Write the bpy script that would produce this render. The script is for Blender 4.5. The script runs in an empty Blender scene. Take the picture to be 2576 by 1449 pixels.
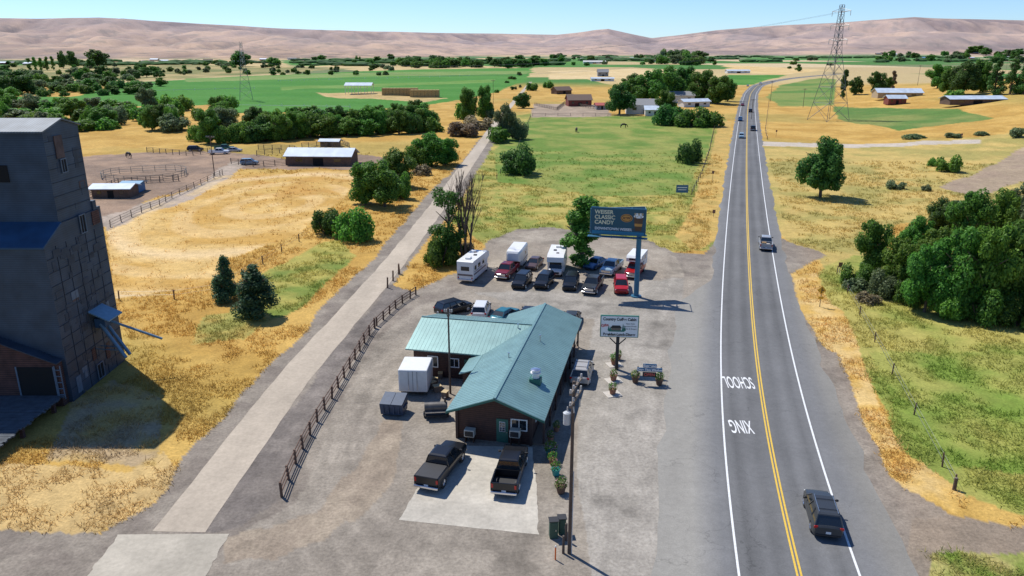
import bpy, math, random
import numpy as np
from mathutils import Vector, Matrix
random.seed(7); rng=np.random.default_rng(7)
scn=bpy.context.scene; COL=scn.collection
# ---------------- camera model (drone, 31 m up) ----------------
H=31.0; F=1900.0; CU,CV=1288.0,724.5; P=math.atan(604/F); SP,CP=math.sin(P),math.cos(P)
cd=bpy.data.cameras.new("camera"); cam=bpy.data.objects.new("camera",cd); COL.objects.link(cam)
cd.sensor_width=36; cd.lens=36*F/2576; cd.clip_end=60000; cd.clip_start=.5
cam.location=(0,0,H); cam.rotation_euler=(math.pi/2-P,0,0); scn.camera=cam
scn.view_settings.view_transform='Standard'; scn.view_settings.look='None'; scn.view_settings.exposure=0
# ---------------- light ----------------
EL=math.radians(56.5)
sd=Vector((-.707*math.cos(EL),.707*math.cos(EL),math.sin(EL)))
sl=bpy.data.lights.new("sun",'SUN'); sl.energy=5.0; sl.angle=math.radians(.5); sl.color=(1,.965,.9)
so=bpy.data.objects.new("sun",sl); COL.objects.link(so); so.rotation_euler=(-sd).to_track_quat('-Z','Y').to_euler()
w=bpy.data.worlds.new("World"); scn.world=w; w.use_nodes=True; nt=w.node_tree
sky=nt.nodes.new('ShaderNodeTexSky'); sky.sky_type='NISHITA'; sky.sun_disc=False
sky.sun_elevation=EL; sky.sun_rotation=math.radians(-45); sky.dust_density=.15; sky.ozone_density=1.6; sky.air_density=.9; sky.altitude=900
tv=nt.nodes.new('ShaderNodeVectorMath');tv.operation='MULTIPLY';tv.inputs[1].default_value=(.72,.93,1.24)
nt.links.new(sky.outputs[0],tv.inputs[0]);nt.links.new(tv.outputs[0],nt.nodes['Background'].inputs[0]); nt.nodes['Background'].inputs[1].default_value=.12
# ---------------- noise ----------------
def _h(xi,yi,s):
    n=(xi*374761393+yi*668265263+s*144665)&0xffffffff
    n=((n^(n>>13))*1274126177)&0xffffffff
    n=n^(n>>16)
    return n/4294967296.0
def vn(x,y,s=0):
    x=np.asarray(x,float);y=np.asarray(y,float)
    xf=np.floor(x);yf=np.floor(y);xi=xf.astype(np.int64);yi=yf.astype(np.int64)
    a=x-xf;b=y-yf;a=a*a*(3-2*a);b=b*b*(3-2*b)
    return (_h(xi,yi,s)*(1-a)+_h(xi+1,yi,s)*a)*(1-b)+(_h(xi,yi+1,s)*(1-a)+_h(xi+1,yi+1,s)*a)*b
def fbm(x,y,o=4,s=0):
    t=0;amp=.5;tot=0
    for i in range(o):
        t=t+amp*vn(x,y,s+i*17);tot+=amp;amp*=.5;x=x*2.03+5.1;y=y*2.03+3.7
    return t/tot
def ss(a,b,x):
    t=np.clip((x-a)/(b-a),0,1);return t*t*(3-2*t)
# ---------------- flat unprojection ----------------
def flat(u,v,z=0.):
    x=(u-CU)/F;y=(v-CV)/F;t=(H-z)/(SP+y*CP);return (x*t,(CP-y*SP)*t)
def ztop(Y,v):
    y=(v-CV)/F;t=Y/(CP-y*SP);return H-t*(SP+y*CP)
def resample(pts,step):
    pts=np.array(pts,float);d=np.r_[0,np.cumsum(np.hypot(*np.diff(pts,axis=0).T))]
    s=np.arange(0,d[-1],step);return np.c_[np.interp(s,d,pts[:,0]),np.interp(s,d,pts[:,1])]
def smooth(p,k):
    q=p.copy()
    for _ in range(k):
        q[1:-1]=(q[:-2]+2*q[1:-1]+q[2:])/4
    return q
hwp=[flat(*p) for p in [(1985,1449),(1955,1335),(1930,1200),(1912,1050),(1898,900),(1888,750),(1881,600),(1878,480),(1878,400),(1879,330),(1881,270),(1888,235),(1905,215),(1950,203),(2000,196),(2060,190),(2120,186)]]
hwp=[(6.0,-30),(11,0)]+hwp
HW=smooth(resample(hwp,4.),60)
HWc=HW[::5]
TR=[(-23.0,20),(-22.4,43.4),(-21.6,68.5),(-20.3,82),(-18.1,106.5),(-15.5,149),(-9.5,272),(-6.8,334),(18,750),(84,1700)]
TRc=np.array(TR)
def dpoly(x,y,pl):
    best=np.full(np.shape(x),1e9);side=np.ones(np.shape(x))
    for i in range(len(pl)-1):
        ax,ay=pl[i];bx,by=pl[i+1];dx,dy=bx-ax,by-ay;L=dx*dx+dy*dy
        t=np.clip(((x-ax)*dx+(y-ay)*dy)/L,0,1)
        ex=x-ax-t*dx;ey=y-ay-t*dy;d=ex*ex+ey*ey;m=d<best
        best=np.where(m,d,best);side=np.where(m,np.where(dx*ey-dy*ex<0,1,-1),side)
    return np.sqrt(best),side
SKU=[-400,0,100,250,330,500,700,900,1100,1300,1400,1450,1500,1530,1570,1640,1700,1800,1950,2110,2200,2300,2350,2450,2576,3000]
SKV=[50,47,48,45,50,60,72,79,83,86,88,83,76,73,82,96,90,77,65,58,51,44,47,49,52,50]
az_t=[];tan_t=[]
for u,v in zip(SKU,SKV):
    x=(u-CU)/F;yy=(v-CV)/F;dy=CP-yy*SP;dz=-SP-yy*CP
    az_t.append(math.atan2(x,dy));tan_t.append(dz/math.hypot(x,dy))
def hillenv(x,y):
    r=np.hypot(x,y);az=np.arctan2(x,y)
    k=ss(-.22,.05,az)
    R=4800+1500*k+700*(vn(az*4+9,az*0,3)-.5)
    st=2250+850*k+900*(fbm(x/900,y/900,3,11)-.5)
    return r,az,R,ss(st,R,r)
def ridges(x,y):
    wx=x+220*(fbm(x/500,y/500,3,61)-.5);n=fbm(wx/760+.3*y/700,y/1300,5,21);r1=1-np.abs(2*n-1)
    n=fbm(wx/240+.2*y/500,y/620,5,25);r2=1-np.abs(2*n-1)
    return r1,r2
def height(x,y):
    x=np.asarray(x,float);y=np.asarray(y,float)
    r,az,R,e=hillenv(x,y)
    Hr=31+R*np.interp(az,az_t,tan_t)
    r1,r2=ridges(x,y)
    g=e*(1-ss(.86,1,e));gg=4*g*(1-g)
    h=Hr*(e-.50*g*(r1**2)-.10*gg*ss(.55,1,r2)+.08*gg)+3*ss(.9,1,e)*(fbm(x/200,y/200,3,5)-.5)
    h=np.maximum(h,0)
    d,sd_=dpoly(x,y,HWc)
    rt=(sd_>0)
    A=rt*(15*ss(28,190,d)*ss(105,260,y)*(1-ss(430,760,y))*ss(-1,1,x))
    und=(fbm(x/38,y/38,3,41)-.5)*2.4*np.where(rt,ss(22,60,d),ss(45,90,-x))*(1-ss(500,900,r))
    und=und*np.where(rt,1,ss(75,110,y)*ss(40,70,-x))
    return h+A+und
_T=np.geomspace(28,9000,1500)
def G(u,v):
    x=(u-CU)/F;yy=(v-CV)/F;dy=CP-yy*SP;dz=-SP-yy*CP
    X=x*_T;Y=dy*_T;Z=H+dz*_T
    dd=Z-height(X,Y);k=np.argmax(dd<0)
    if dd[k]>=0: k=len(_T)-1
    a=dd[k-1];b=dd[k];f=a/(a-b) if a!=b else 0
    t=_T[k-1]+f*(_T[k]-_T[k-1]);return (x*t,dy*t,H+dz*t,t)
# ---------------- materials ----------------
MATS={}
def mat(name,c,rough=.7,metal=0.,var=.12,scale=3.,bump=0.,spec=None,wave=None):
    if name in MATS:return MATS[name]
    m=bpy.data.materials.new(name);m.use_nodes=True;n=m.node_tree;b=n.nodes['Principled BSDF']
    b.inputs['Roughness'].default_value=rough;b.inputs['Metallic'].default_value=metal
    if spec is not None:b.inputs['Specular IOR Level'].default_value=spec
    tc=n.nodes.new('ShaderNodeTexCoord');nz=n.nodes.new('ShaderNodeTexNoise');nz.inputs['Scale'].default_value=scale;nz.inputs['Detail'].default_value=5
    n.links.new(tc.outputs['Object'],nz.inputs['Vector'])
    mx=n.nodes.new('ShaderNodeMix');mx.data_type='RGBA'
    mx.inputs[6].default_value=tuple(max(0,k*(1-2*var)) for k in c)+(1,);mx.inputs[7].default_value=tuple(min(1,k*(1+2*var)) for k in c)+(1,)
    n.links.new(nz.outputs['Fac'],mx.inputs[0]);out=mx.outputs[2]
    h=nz.outputs['Fac']
    if wave:
        ax,ws,wa=wave
        wv=n.nodes.new('ShaderNodeTexWave');wv.bands_direction=ax;wv.inputs['Scale'].default_value=ws;wv.inputs['Distortion'].default_value=.3
        n.links.new(tc.outputs['Object'],wv.inputs['Vector'])
        m2=n.nodes.new('ShaderNodeMix');m2.data_type='RGBA';m2.blend_type='MULTIPLY';m2.inputs[0].default_value=wa
        n.links.new(out,m2.inputs[6]);n.links.new(wv.outputs['Color'],m2.inputs[7]);out=m2.outputs[2]
    n.links.new(out,b.inputs['Base Color'])
    if bump:
        bp=n.nodes.new('ShaderNodeBump');bp.inputs['Strength'].default_value=bump;bp.inputs['Distance'].default_value=.05
        n.links.new(h,bp.inputs['Height']);n.links.new(bp.outputs[0],b.inputs['Normal'])
    MATS[name]=m;return m
def leafmat(name,dark,light,var=.4):
    m=bpy.data.materials.new(name);m.use_nodes=True;n=m.node_tree;b=n.nodes['Principled BSDF']
    b.inputs['Roughness'].default_value=.6;b.inputs['Specular IOR Level'].default_value=.3
    g=n.nodes.new('ShaderNodeNewGeometry');oi=n.nodes.new('ShaderNodeObjectInfo')
    mx=n.nodes.new('ShaderNodeMix');mx.data_type='RGBA';mx.inputs[6].default_value=(*dark,1);mx.inputs[7].default_value=(*light,1)
    n.links.new(g.outputs['Random Per Island'],mx.inputs[0])
    hs=n.nodes.new('ShaderNodeHueSaturation');mr=n.nodes.new('ShaderNodeMapRange');mr.inputs[3].default_value=1-var*.5;mr.inputs[4].default_value=1+var*.8
    n.links.new(oi.outputs['Random'],mr.inputs[0]);n.links.new(mr.outputs[0],hs.inputs['Value'])
    mr2=n.nodes.new('ShaderNodeMapRange');mr2.inputs[3].default_value=.48;mr2.inputs[4].default_value=.525
    n.links.new(oi.outputs['Random'],mr2.inputs[0]);n.links.new(mr2.outputs[0],hs.inputs['Hue'])
    n.links.new(mx.outputs[2],hs.inputs['Color']);n.links.new(hs.outputs[0],b.inputs['Base Color'])
    tr=n.nodes.new('ShaderNodeBsdfTranslucent');n.links.new(hs.outputs[0],tr.inputs[0]);ms=n.nodes.new('ShaderNodeMixShader');ms.inputs[0].default_value=.45
    n.links.new(b.outputs[0],ms.inputs[1]);n.links.new(tr.outputs[0],ms.inputs[2]);n.links.new(ms.outputs[0],n.nodes['Material Output'].inputs[0])
    MATS[name]=m;return m
def attrmat(name,bump=.4,fine=5.,amt=.45,rough=.95,crack=0,transl=0):
    m=bpy.data.materials.new(name);m.use_nodes=True;n=m.node_tree;b=n.nodes['Principled BSDF'];L=n.links
    b.inputs['Roughness'].default_value=rough;b.inputs['Specular IOR Level'].default_value=.15
    at=n.nodes.new('ShaderNodeAttribute');at.attribute_name='Col'
    tc=n.nodes.new('ShaderNodeTexCoord')
    cur=at.outputs['Color'];hh=None
    for sc,am in ((fine,amt),(fine*.23,amt*.7),(fine*.05,amt*.4)):
        nz=n.nodes.new('ShaderNodeTexNoise');nz.inputs['Scale'].default_value=sc;nz.inputs['Detail'].default_value=6;nz.inputs['Roughness'].default_value=.65
        L.new(tc.outputs['Object'],nz.inputs['Vector'])
        mr=n.nodes.new('ShaderNodeMapRange');mr.inputs[1].default_value=.3;mr.inputs[2].default_value=.7;mr.inputs[3].default_value=1-am;mr.inputs[4].default_value=1+am
        L.new(nz.outputs['Fac'],mr.inputs[0])
        mx=n.nodes.new('ShaderNodeVectorMath');mx.operation='SCALE';L.new(cur,mx.inputs[0]);L.new(mr.outputs[0],mx.inputs['Scale']);cur=mx.outputs[0]
        if hh is None: hh=nz.outputs['Fac']
    if crack:
        vo=n.nodes.new('ShaderNodeTexVoronoi');vo.feature='DISTANCE_TO_EDGE';vo.inputs['Scale'].default_value=.11
        nz=n.nodes.new('ShaderNodeTexNoise');nz.inputs['Scale'].default_value=.5;nz.inputs['Detail'].default_value=4
        va=n.nodes.new('ShaderNodeVectorMath');va.operation='MULTIPLY_ADD';va.inputs[1].default_value=(5,5,0)
        L.new(tc.outputs['Object'],nz.inputs['Vector']);L.new(nz.outputs['Color'],va.inputs[0]);L.new(tc.outputs['Object'],va.inputs[2]);L.new(va.outputs[0],vo.inputs['Vector'])
        mr=n.nodes.new('ShaderNodeMapRange');mr.inputs[1].default_value=.001;mr.inputs[2].default_value=.004;mr.inputs[3].default_value=1-crack;mr.inputs[4].default_value=1
        L.new(vo.outputs['Distance'],mr.inputs[0]);mx=n.nodes.new('ShaderNodeVectorMath');mx.operation='SCALE';L.new(cur,mx.inputs[0]);L.new(mr.outputs[0],mx.inputs['Scale']);cur=mx.outputs[0]
    L.new(cur,b.inputs['Base Color'])
    if bump:
        bp=n.nodes.new('ShaderNodeBump');bp.inputs['Strength'].default_value=bump;bp.inputs['Distance'].default_value=.12
        L.new(hh,bp.inputs['Height']);L.new(bp.outputs[0],b.inputs['Normal'])
    if transl:
        tr=n.nodes.new('ShaderNodeBsdfTranslucent');L.new(cur,tr.inputs[0]);ms=n.nodes.new('ShaderNodeMixShader');ms.inputs[0].default_value=transl
        L.new(b.outputs[0],ms.inputs[1]);L.new(tr.outputs[0],ms.inputs[2]);L.new(ms.outputs[0],n.nodes['Material Output'].inputs[0])
    return m
# ---------------- mesh builder ----------------
class MB:
    def __init__(s,M=None): s.v=[];s.f=[];s.mi=[];s.mats=[];s.M=M or Matrix()
    def _m(s,m):
        if m not in s.mats:s.mats.append(m)
        return s.mats.index(m)
    def add(s,vs,fs,m):
        o=len(s.v);i=s._m(m)
        s.v+=[tuple(s.M@Vector(p)) for p in vs]
        for f in fs:s.f.append([o+k for k in f]);s.mi.append(i)
    def box(s,c,d,m,rz=0,bev=0):
        x,y,z=d[0]/2,d[1]/2,d[2]/2;R=Matrix.Rotation(rz,3,'Z');vs=[]
        if bev:
            b=bev
            rings=[(-z,b),(-z+b,0),(z-b,0),(z,b)]
            for zz,i in rings:
                X,Y=x-i,y-i
                for px,py in ((-X+b,-Y),(X-b,-Y),(X,-Y+b),(X,Y-b),(X-b,Y),(-X+b,Y),(-X,Y-b),(-X,-Y+b)):vs.append(R@Vector((px,py,zz))+Vector(c))
            fs=[[7,6,5,4,3,2,1,0],[24+k for k in range(8)]]
            for r in range(3):
                for k in range(8):fs.append([r*8+k,r*8+(k+1)%8,r*8+8+(k+1)%8,r*8+8+k])
            s.add(vs,fs,m);return
        for sx,sy,sz in ((-1,-1,-1),(1,-1,-1),(1,1,-1),(-1,1,-1),(-1,-1,1),(1,-1,1),(1,1,1),(-1,1,1)):vs.append(R@Vector((sx*x,sy*y,sz*z))+Vector(c))
        s.add(vs,[[3,2,1,0],[4,5,6,7],[0,1,5,4],[1,2,6,5],[2,3,7,6],[3,0,4,7]],m)
    def cyl(s,a,b,r0,r1,n,m,caps=True):
        a=Vector(a);b=Vector(b);d=(b-a)
        if d.length<1e-6:return
        d.normalize();up=Vector((0,0,1)) if abs(d.z)<.95 else Vector((1,0,0))
        e=d.cross(up).normalized();g=d.cross(e);vs=[]
        for p,r in ((a,r0),(b,r1)):
            for k in range(n):
                t=2*math.pi*k/n;vs.append(p+(e*math.cos(t)+g*math.sin(t))*r)
        fs=[[k,k+n,(k+1)%n+n,(k+1)%n] for k in range(n)]
        if caps:fs+=[list(range(n)),list(range(2*n-1,n-1,-1))]
        s.add(vs,fs,m)
    def loft(s,rings,m,caps=True):
        n=len(rings[0]);vs=[p for r in rings for p in r];fs=[]
        for i in range(len(rings)-1):
            for k in range(n):fs.append([i*n+k,i*n+(k+1)%n,(i+1)*n+(k+1)%n,(i+1)*n+k])
        if caps:fs+=[list(range(n))[::-1],[(len(rings)-1)*n+k for k in range(n)]]
        s.add(vs,fs,m)
    def ext(s,prof,y0,y1,m):
        s.loft([[(x,y0,z) for x,z in prof],[(x,y1,z) for x,z in prof]],m)
    def extx(s,prof,x0,x1,m):
        s.loft([[(x0,y,z) for y,z in prof],[(x1,y,z) for y,z in prof]],m)
    def mesh(s,name,sm=False):
        me=bpy.data.meshes.new(name);me.from_pydata(s.v,[],s.f)
        for m in s.mats:me.materials.append(m)
        me.polygons.foreach_set('material_index',s.mi)
        if sm:
            me.polygons.foreach_set('use_smooth',[True]*len(s.f))
            me.set_sharp_from_angle(angle=math.radians(38))
        me.update();return me
    def obj(s,name,parent=None,sm=False,label=None):
        o=bpy.data.objects.new(name,s.mesh(name,sm));COL.objects.link(o)
        if parent:o.parent=parent
        if label:o['label']=label
        return o
def thing(name,loc,rz,label,cat,group=None):
    e=bpy.data.objects.new(name,None);e.empty_display_size=.3;COL.objects.link(e)
    e.location=loc;e.rotation_euler=(0,0,rz);e['label']=label;e['category']=cat
    if group:e['group']=group
    return e
def text(body,size,m,parent,loc,rot=(math.pi/2,0,0),name="lettering",bold=0.,sx=1.,ext=.004,align='CENTER'):
    cu=bpy.data.curves.new('t','FONT');cu.body=body;cu.size=size;cu.align_x=align;cu.align_y='CENTER';cu.extrude=ext;cu.offset=bold
    o=bpy.data.objects.new('t',cu);COL.objects.link(o);bpy.context.view_layer.update()
    me=bpy.data.meshes.new_from_object(o.evaluated_get(bpy.context.evaluated_depsgraph_get()))
    bpy.data.objects.remove(o);me.materials.clear();me.materials.append(m)
    k=bpy.data.objects.new(name,me);COL.objects.link(k);k.location=loc;k.rotation_euler=rot;k.scale=(sx,1,1)
    if parent:k.parent=parent
    return k
# ---------------- ground colours ----------------
gold=(.53,.335,.092);gold2=(.43,.255,.06);olive=(.28,.25,.07);grn=(.055,.19,.024);grn2=(.10,.24,.04)
PX=[
 ([(1255,300),(1340,285),(1830,300),(1815,620),(1690,640),(1480,590),(1380,575),(1210,620),(1130,560),(1190,430)],(.41,.33,.09),(.21,.23,.05),.09,1),
 ([(1340,292),(1640,292),(1790,318),(1770,400),(1720,490),(1500,495),(1370,470),(1250,460),(1240,380)],(.25,.265,.065),(.125,.205,.035),.07,.3),
 ([(1250,480),(1700,500),(1680,560),(1640,590),(1480,560),(1380,555),(1240,590),(1200,560)],(.42,.34,.095),(.21,.24,.05),.12,1),
 ([(1805,305),(1850,305),(1835,480),(1805,600),(1745,632),(1700,600),(1755,480)],(.52,.34,.10),(.41,.29,.085),.2,1),
 ([(330,208),(600,192),(1000,176),(1345,170),(1320,205),(1250,232),(1090,262),(900,280),(600,283),(560,262),(330,268),(-200,268),(-200,240),(200,243)],grn,(.09,.23,.04),.012,0),
 ([(450,198),(800,186),(1000,181),(1330,178),(1325,186),(900,193),(460,207)],(.15,.25,.06),(.20,.27,.08),.02,0),
 ([(700,218),(1100,206),(1240,200),(1235,208),(1000,216),(700,226)],(.16,.27,.06),(.12,.23,.04),.02,0),
 ([(800,234),(1000,231),(1120,247),(1080,256),(960,250),(830,243)],(.5,.36,.16),(.4,.29,.12),.05,0),
 ([(1385,178),(1600,173),(1660,180),(1610,196),(1385,200)],(.62,.47,.25),(.55,.41,.2),.02,0),
 ([(1820,163),(2080,176),(1980,188),(1850,184)],(.62,.46,.22),(.55,.38,.16),.02,0),
 ([(1350,148),(1500,144),(1500,160),(1350,165)],grn,grn2,.02,0),
 ([(1830,188),(1980,189),(1900,212),(1830,216)],grn,grn2,.02,0),
 ([(1960,215),(2070,196),(2110,200),(2100,265),(1960,268),(1935,245)],(.10,.2,.04),(.21,.25,.065),.02,0),
 ([(2100,268),(2420,272),(2490,298),(2250,328),(2110,300)],(.10,.185,.04),(.21,.235,.065),.03,0),
 ([(1840,131),(2420,127),(2350,150),(1900,152)],grn2,grn,.005,0),
 ([(700,152),(1000,142),(1000,157),(740,168)],(.12,.22,.06),grn,.005,0),
 ([(0,165),(300,160),(900,172),(600,190),(330,205),(0,200)],(.17,.18,.06),(.38,.3,.13),.012,0),
 ([(1910,372),(2576,330),(2700,330),(2700,560),(2250,560),(2100,700),(2050,640),(1960,590)],(.49,.355,.115),(.33,.28,.085),.07,1),
 ([(2370,470),(2600,355),(2700,340),(2700,420),(2440,490)],(.36,.26,.18),(.42,.32,.2),.1,0),
 ([(2060,690),(2130,640),(2300,650),(2700,820),(2700,1330),(2576,1290),(2400,1250),(2290,1150),(2210,1000),(2130,850)],(.38,.33,.09),(.21,.255,.05),.075,1),
 ([(2180,880),(2700,900),(2700,1200),(2400,1180),(2280,1080)],(.31,.31,.075),(.17,.245,.04),.09,.8),
 ([(1990,692),(2060,690),(2140,850),(2225,1050),(2290,1140),(2420,1250),(2400,1300),(2270,1220),(2190,1100),(2100,900),(2010,770)],gold,(.59,.41,.165),.3,1),
 ([(640,700),(740,640),(860,600),(905,640),(800,740),(700,800),(640,790)],(.37,.32,.08),(.16,.21,.04),.12,1),
 ([(500,800),(660,770),(690,800),(620,850),(480,870)],(.27,.26,.07),(.46,.32,.09),.12,1),
 ([(280,580),(560,440),(930,425),(870,500),(760,580),(560,660),(540,720),(300,750)],(.585,.39,.14),(.49,.29,.075),.06,.15),
 ([(560,452),(900,432),(900,455),(860,490),(700,500),(560,480)],(.48,.27,.07),(.52,.335,.10),.1,.3),
 ([(175,395),(330,385),(560,380),(700,398),(900,388),(1000,400),(900,425),(590,422),(480,472),(400,500),(260,575),(215,520),(190,450)],(.32,.22,.15),(.225,.16,.115),.08,0),
 ([(265,545),(400,505),(520,455),(590,405),(640,402),(570,455),(430,522),(280,580)],(.4,.32,.25),(.33,.27,.21),.2,0),
 ([(0,1160),(180,1165),(330,1185),(420,1130),(470,1190),(380,1280),(250,1335),(-60,1335),(-60,1200)],(.53,.37,.155),(.43,.30,.13),.12,.6),
 ([(180,1010),(300,950),(420,1000),(400,1170),(120,1150)],(.38,.28,.16),(.45,.31,.11),.2,.7),
 ([(-80,1500),(-80,1330),(260,1335),(400,1262),(520,1090),(680,918),(810,780),(950,640),(1070,506),(1140,422),(1205,343),(1240,303),(1264,303),(1240,360),(1180,450),(1118,560),(1005,705),(962,765),(1050,732),(1130,690),(1160,690),(1200,640),(1230,605),(1310,578),(1390,572),(1500,588),(1640,610),(1700,640),(1765,637),(1812,600),(1842,440),(1857,330),(1890,300),(1905,350),(1945,520),(1965,600),(2085,642),(1998,690),(2020,790),(2100,900),(2180,1080),(2250,1200),(2400,1310),(2700,1370),(2700,1500)],(.27,.232,.187),(.21,.177,.145),.25,0),
 ([(505,1345),(620,1170),(760,985),(880,840),(985,715),(1045,735),(943,812),(900,892),(830,1012),(770,1112),(712,1250),(600,1330)],(.165,.142,.124),(.205,.177,.152),.3,0),
 ([(740,1265),(800,1125),(870,1005),(950,855),(1060,770),(1180,720),(1740,700),(1830,640),(1830,1500),(560,1500),(590,1350)],(.305,.264,.212),(.25,.215,.173),.13,0),
 ([(960,1060),(1020,1060),(1000,1200),(900,1310),(700,1400),(560,1420),(560,1360),(780,1290),(900,1180)],(.33,.268,.198),(.265,.212,.158),.2,0),
 ([(1215,612),(1310,584),(1390,578),(1500,592),(1640,616),(1700,650),(1720,700),(1180,712),(1180,690)],(.275,.232,.182),(.325,.28,.222),.15,0),
 ([(1180,742),(1500,717),(1720,703),(1700,850),(1690,1000),(1660,1500),(1490,1500),(1445,1150),(1460,950),(1490,800)],(.335,.303,.257),(.26,.235,.198),.12,0),
 ([(1870,356),(2460,348),(2460,358),(1880,368)],(.5,.43,.35),(.45,.39,.31),.2,0),
 ([(2290,1300),(2700,1330),(2700,1500),(2250,1500)],(.29,.23,.17),(.21,.175,.135),.2,0),
 ([(2340,1400),(2700,1380),(2700,1500),(2330,1500)],(.17,.24,.04),(.38,.32,.12),.2,1),
 ([(1345,262),(1520,262),(1530,292),(1340,296)],(.38,.29,.21),(.28,.22,.16),.1,0),
]
POLY=[]
for px,a,b,sc,g in PX:
    POLY.append((np.array([G(u,v)[:2] for u,v in px]),np.array(a),np.array(b),sc,g))
IF1=24;IF2=25;IG=4
fc=G(690,515)
def pip(x,y,pl):
    ins=np.zeros(x.shape,bool);n=len(pl);j=n-1
    for i in range(n):
        xi,yi=pl[i];xj,yj=pl[j]
        if yi!=yj: ins^=((yi>y)!=(yj>y))&(x<(xj-xi)*(y-yi)/(yj-yi)+xi)
        j=i
    return ins
def color_at(x,y):
    r,az,R,e=hillenv(x,y)
    n1=fbm(x/60,y/60,4,51);n2=fbm(x/9,y/9,4,61);n3=fbm(x/2.2,y/2.2,3,71)
    def mix(a,b,t): return np.asarray(a)[None,:]*(1-t[:,None])+np.asarray(b)[None,:]*t[:,None]
    c=mix(gold,gold2,ss(.3,.7,n2));o=ss(.55,.72,n1)*.5;c=c*(1-o[:,None])+np.array(olive)*o[:,None]
    gr=np.ones(len(x))
    cx=np.floor((x+.25*y)/260+.6*(fbm(x/500,y/500,2,8)-.5));cy=np.floor((y+np.where(cx%2==0,120,0))/330)
    hh=_h(cx.astype(np.int64),cy.astype(np.int64),77)
    pal=np.array([(.08,.2,.04),(.5,.38,.18),(.24,.23,.1),(.45,.34,.17),(.07,.18,.035),(.54,.42,.24),(.16,.19,.08),(.46,.35,.17)])
    pc=pal[(hh*8).astype(int)%8];wv=ss(620,760,y)
    c=c*(1-wv[:,None])+pc*wv[:,None]
    wob=np.clip(r*.012,.45,12)
    xw=x+(fbm(x/(wob*3),y/(wob*3),4,81)-.5)*wob*2.6;yw=y+(fbm(x/(wob*3)+50,y/(wob*3),4,91)-.5)*wob*2.6
    for pi,(pl,a,b,sc,g) in enumerate(POLY):
        x0,y0=pl.min(0)-15;x1,y1=pl.max(0)+15
        idx=np.where((x>x0)&(x<x1)&(y>y0)&(y<y1))[0]
        if not len(idx):continue
        m=pip(xw[idx],yw[idx],pl);idx=idx[m]
        if not len(idx):continue
        t=ss(.3,.7,fbm(x[idx]*sc*2,y[idx]*sc*2,4,int(sc*1000)))
        if pi==IG:
            bnd=np.floor((y[idx]+.15*x[idx])/38);t=t*.4+.6*_h(bnd.astype(np.int64),bnd.astype(np.int64)*0,5)
        c[idx]=mix(a,b,t);gr[idx]=g
    m=pip(xw,yw,POLY[IF1][0])|pip(xw,yw,POLY[IF2][0]);idx=np.where(m)[0]
    d=np.hypot(x[idx]-fc[0],(y[idx]-fc[1])*.62)
    s=.5+.5*np.sin(d/1.25+3*fbm(x[idx]/20,y[idx]/20,2,4));s=ss(.45,.8,s)*ss(.3,.5,fbm(x[idx]/12,y[idx]/12,3,14))
    c[idx]=c[idx]*(1-.5*s[:,None])+np.array((.66,.47,.22))*.5*s[:,None]
    for q in (24.,37.):
        s=np.exp(-((d-q-3*fbm(x[idx]/15,y[idx]/15,2,6))/1.6)**2)*.55;c[idx]=c[idx]*(1-s[:,None])+np.array((.68,.51,.29))*s[:,None]
    dl,sde=dpoly(x,y,HWc);lot=np.where((gr==0)&(r<140)&(x>-22)&(x<60))[0]
    s=fbm(dl[lot]*1.6,y[lot]*.06,3,19);c[lot]*=(.88+.24*s)[:,None]
    tx=x[lot];ty=y[lot];tk=np.zeros(len(lot));td=np.zeros(len(lot))
    for k,(cx_,cy_,rx,ry) in enumerate(((4,62,17.2,26),(3,66,20.3,34),(8,58,20.5,24),(-2,70,14.5,36))):
        q=np.hypot((tx-cx_)/rx,(ty-cy_)/ry)
        f=(q-1)*min(rx,ry)-2.2*(fbm(tx/11,ty/11,2,k+40)-.5);pr_=ss(.38,.58,fbm(tx/7,ty/7,2,57+k))
        tk+=(np.exp(-(f/.28)**2)+np.exp(-((f-1.7)/.28)**2))*pr_;td+=(np.exp(-((f-.5)/.2)**2))*pr_
    near=(1-ss(2,8,tx));tk=np.clip(tk,0,1)*near;td=np.clip(td,0,1)*near
    c[lot]*=(1+.10*tk-.09*td)[:,None]
    st_=ss(.64,.76,fbm(tx/3.5,ty/3.5,4,141))*.25;c[lot]*=(1-st_)[:,None]
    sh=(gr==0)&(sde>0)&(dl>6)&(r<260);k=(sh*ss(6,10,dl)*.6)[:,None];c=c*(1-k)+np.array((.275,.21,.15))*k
    hs=fbm(x/420,y/700,5,101);h2=fbm(x/70,y/110,4,111)
    hc=mix((.49,.335,.215),(.39,.27,.19),ss(.3,.7,h2));sc_=ss(.5,.62,hs)*.55;hc=hc*(1-sc_[:,None])+np.array((.23,.18,.15))*sc_[:,None]
    sp=ss(.6,.7,fbm(x/45,y/60,4,121))*.5;hc=hc*(1-sp[:,None])+np.array((.16,.15,.11))*sp[:,None]
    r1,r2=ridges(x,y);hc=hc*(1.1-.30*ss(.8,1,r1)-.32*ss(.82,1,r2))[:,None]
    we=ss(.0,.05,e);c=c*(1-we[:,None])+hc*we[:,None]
    far=ss(1200,5500,r)[:,None]*.34; c=c*(1-far)+np.array((.35,.31,.37))*far  # distance haze painted into the colour: farther ground fades to pale mauve
    c*=(.9+.2*n3)[:,None]
    gr=gr*(1-wv)
    return np.clip(c,0,1),gr
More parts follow.
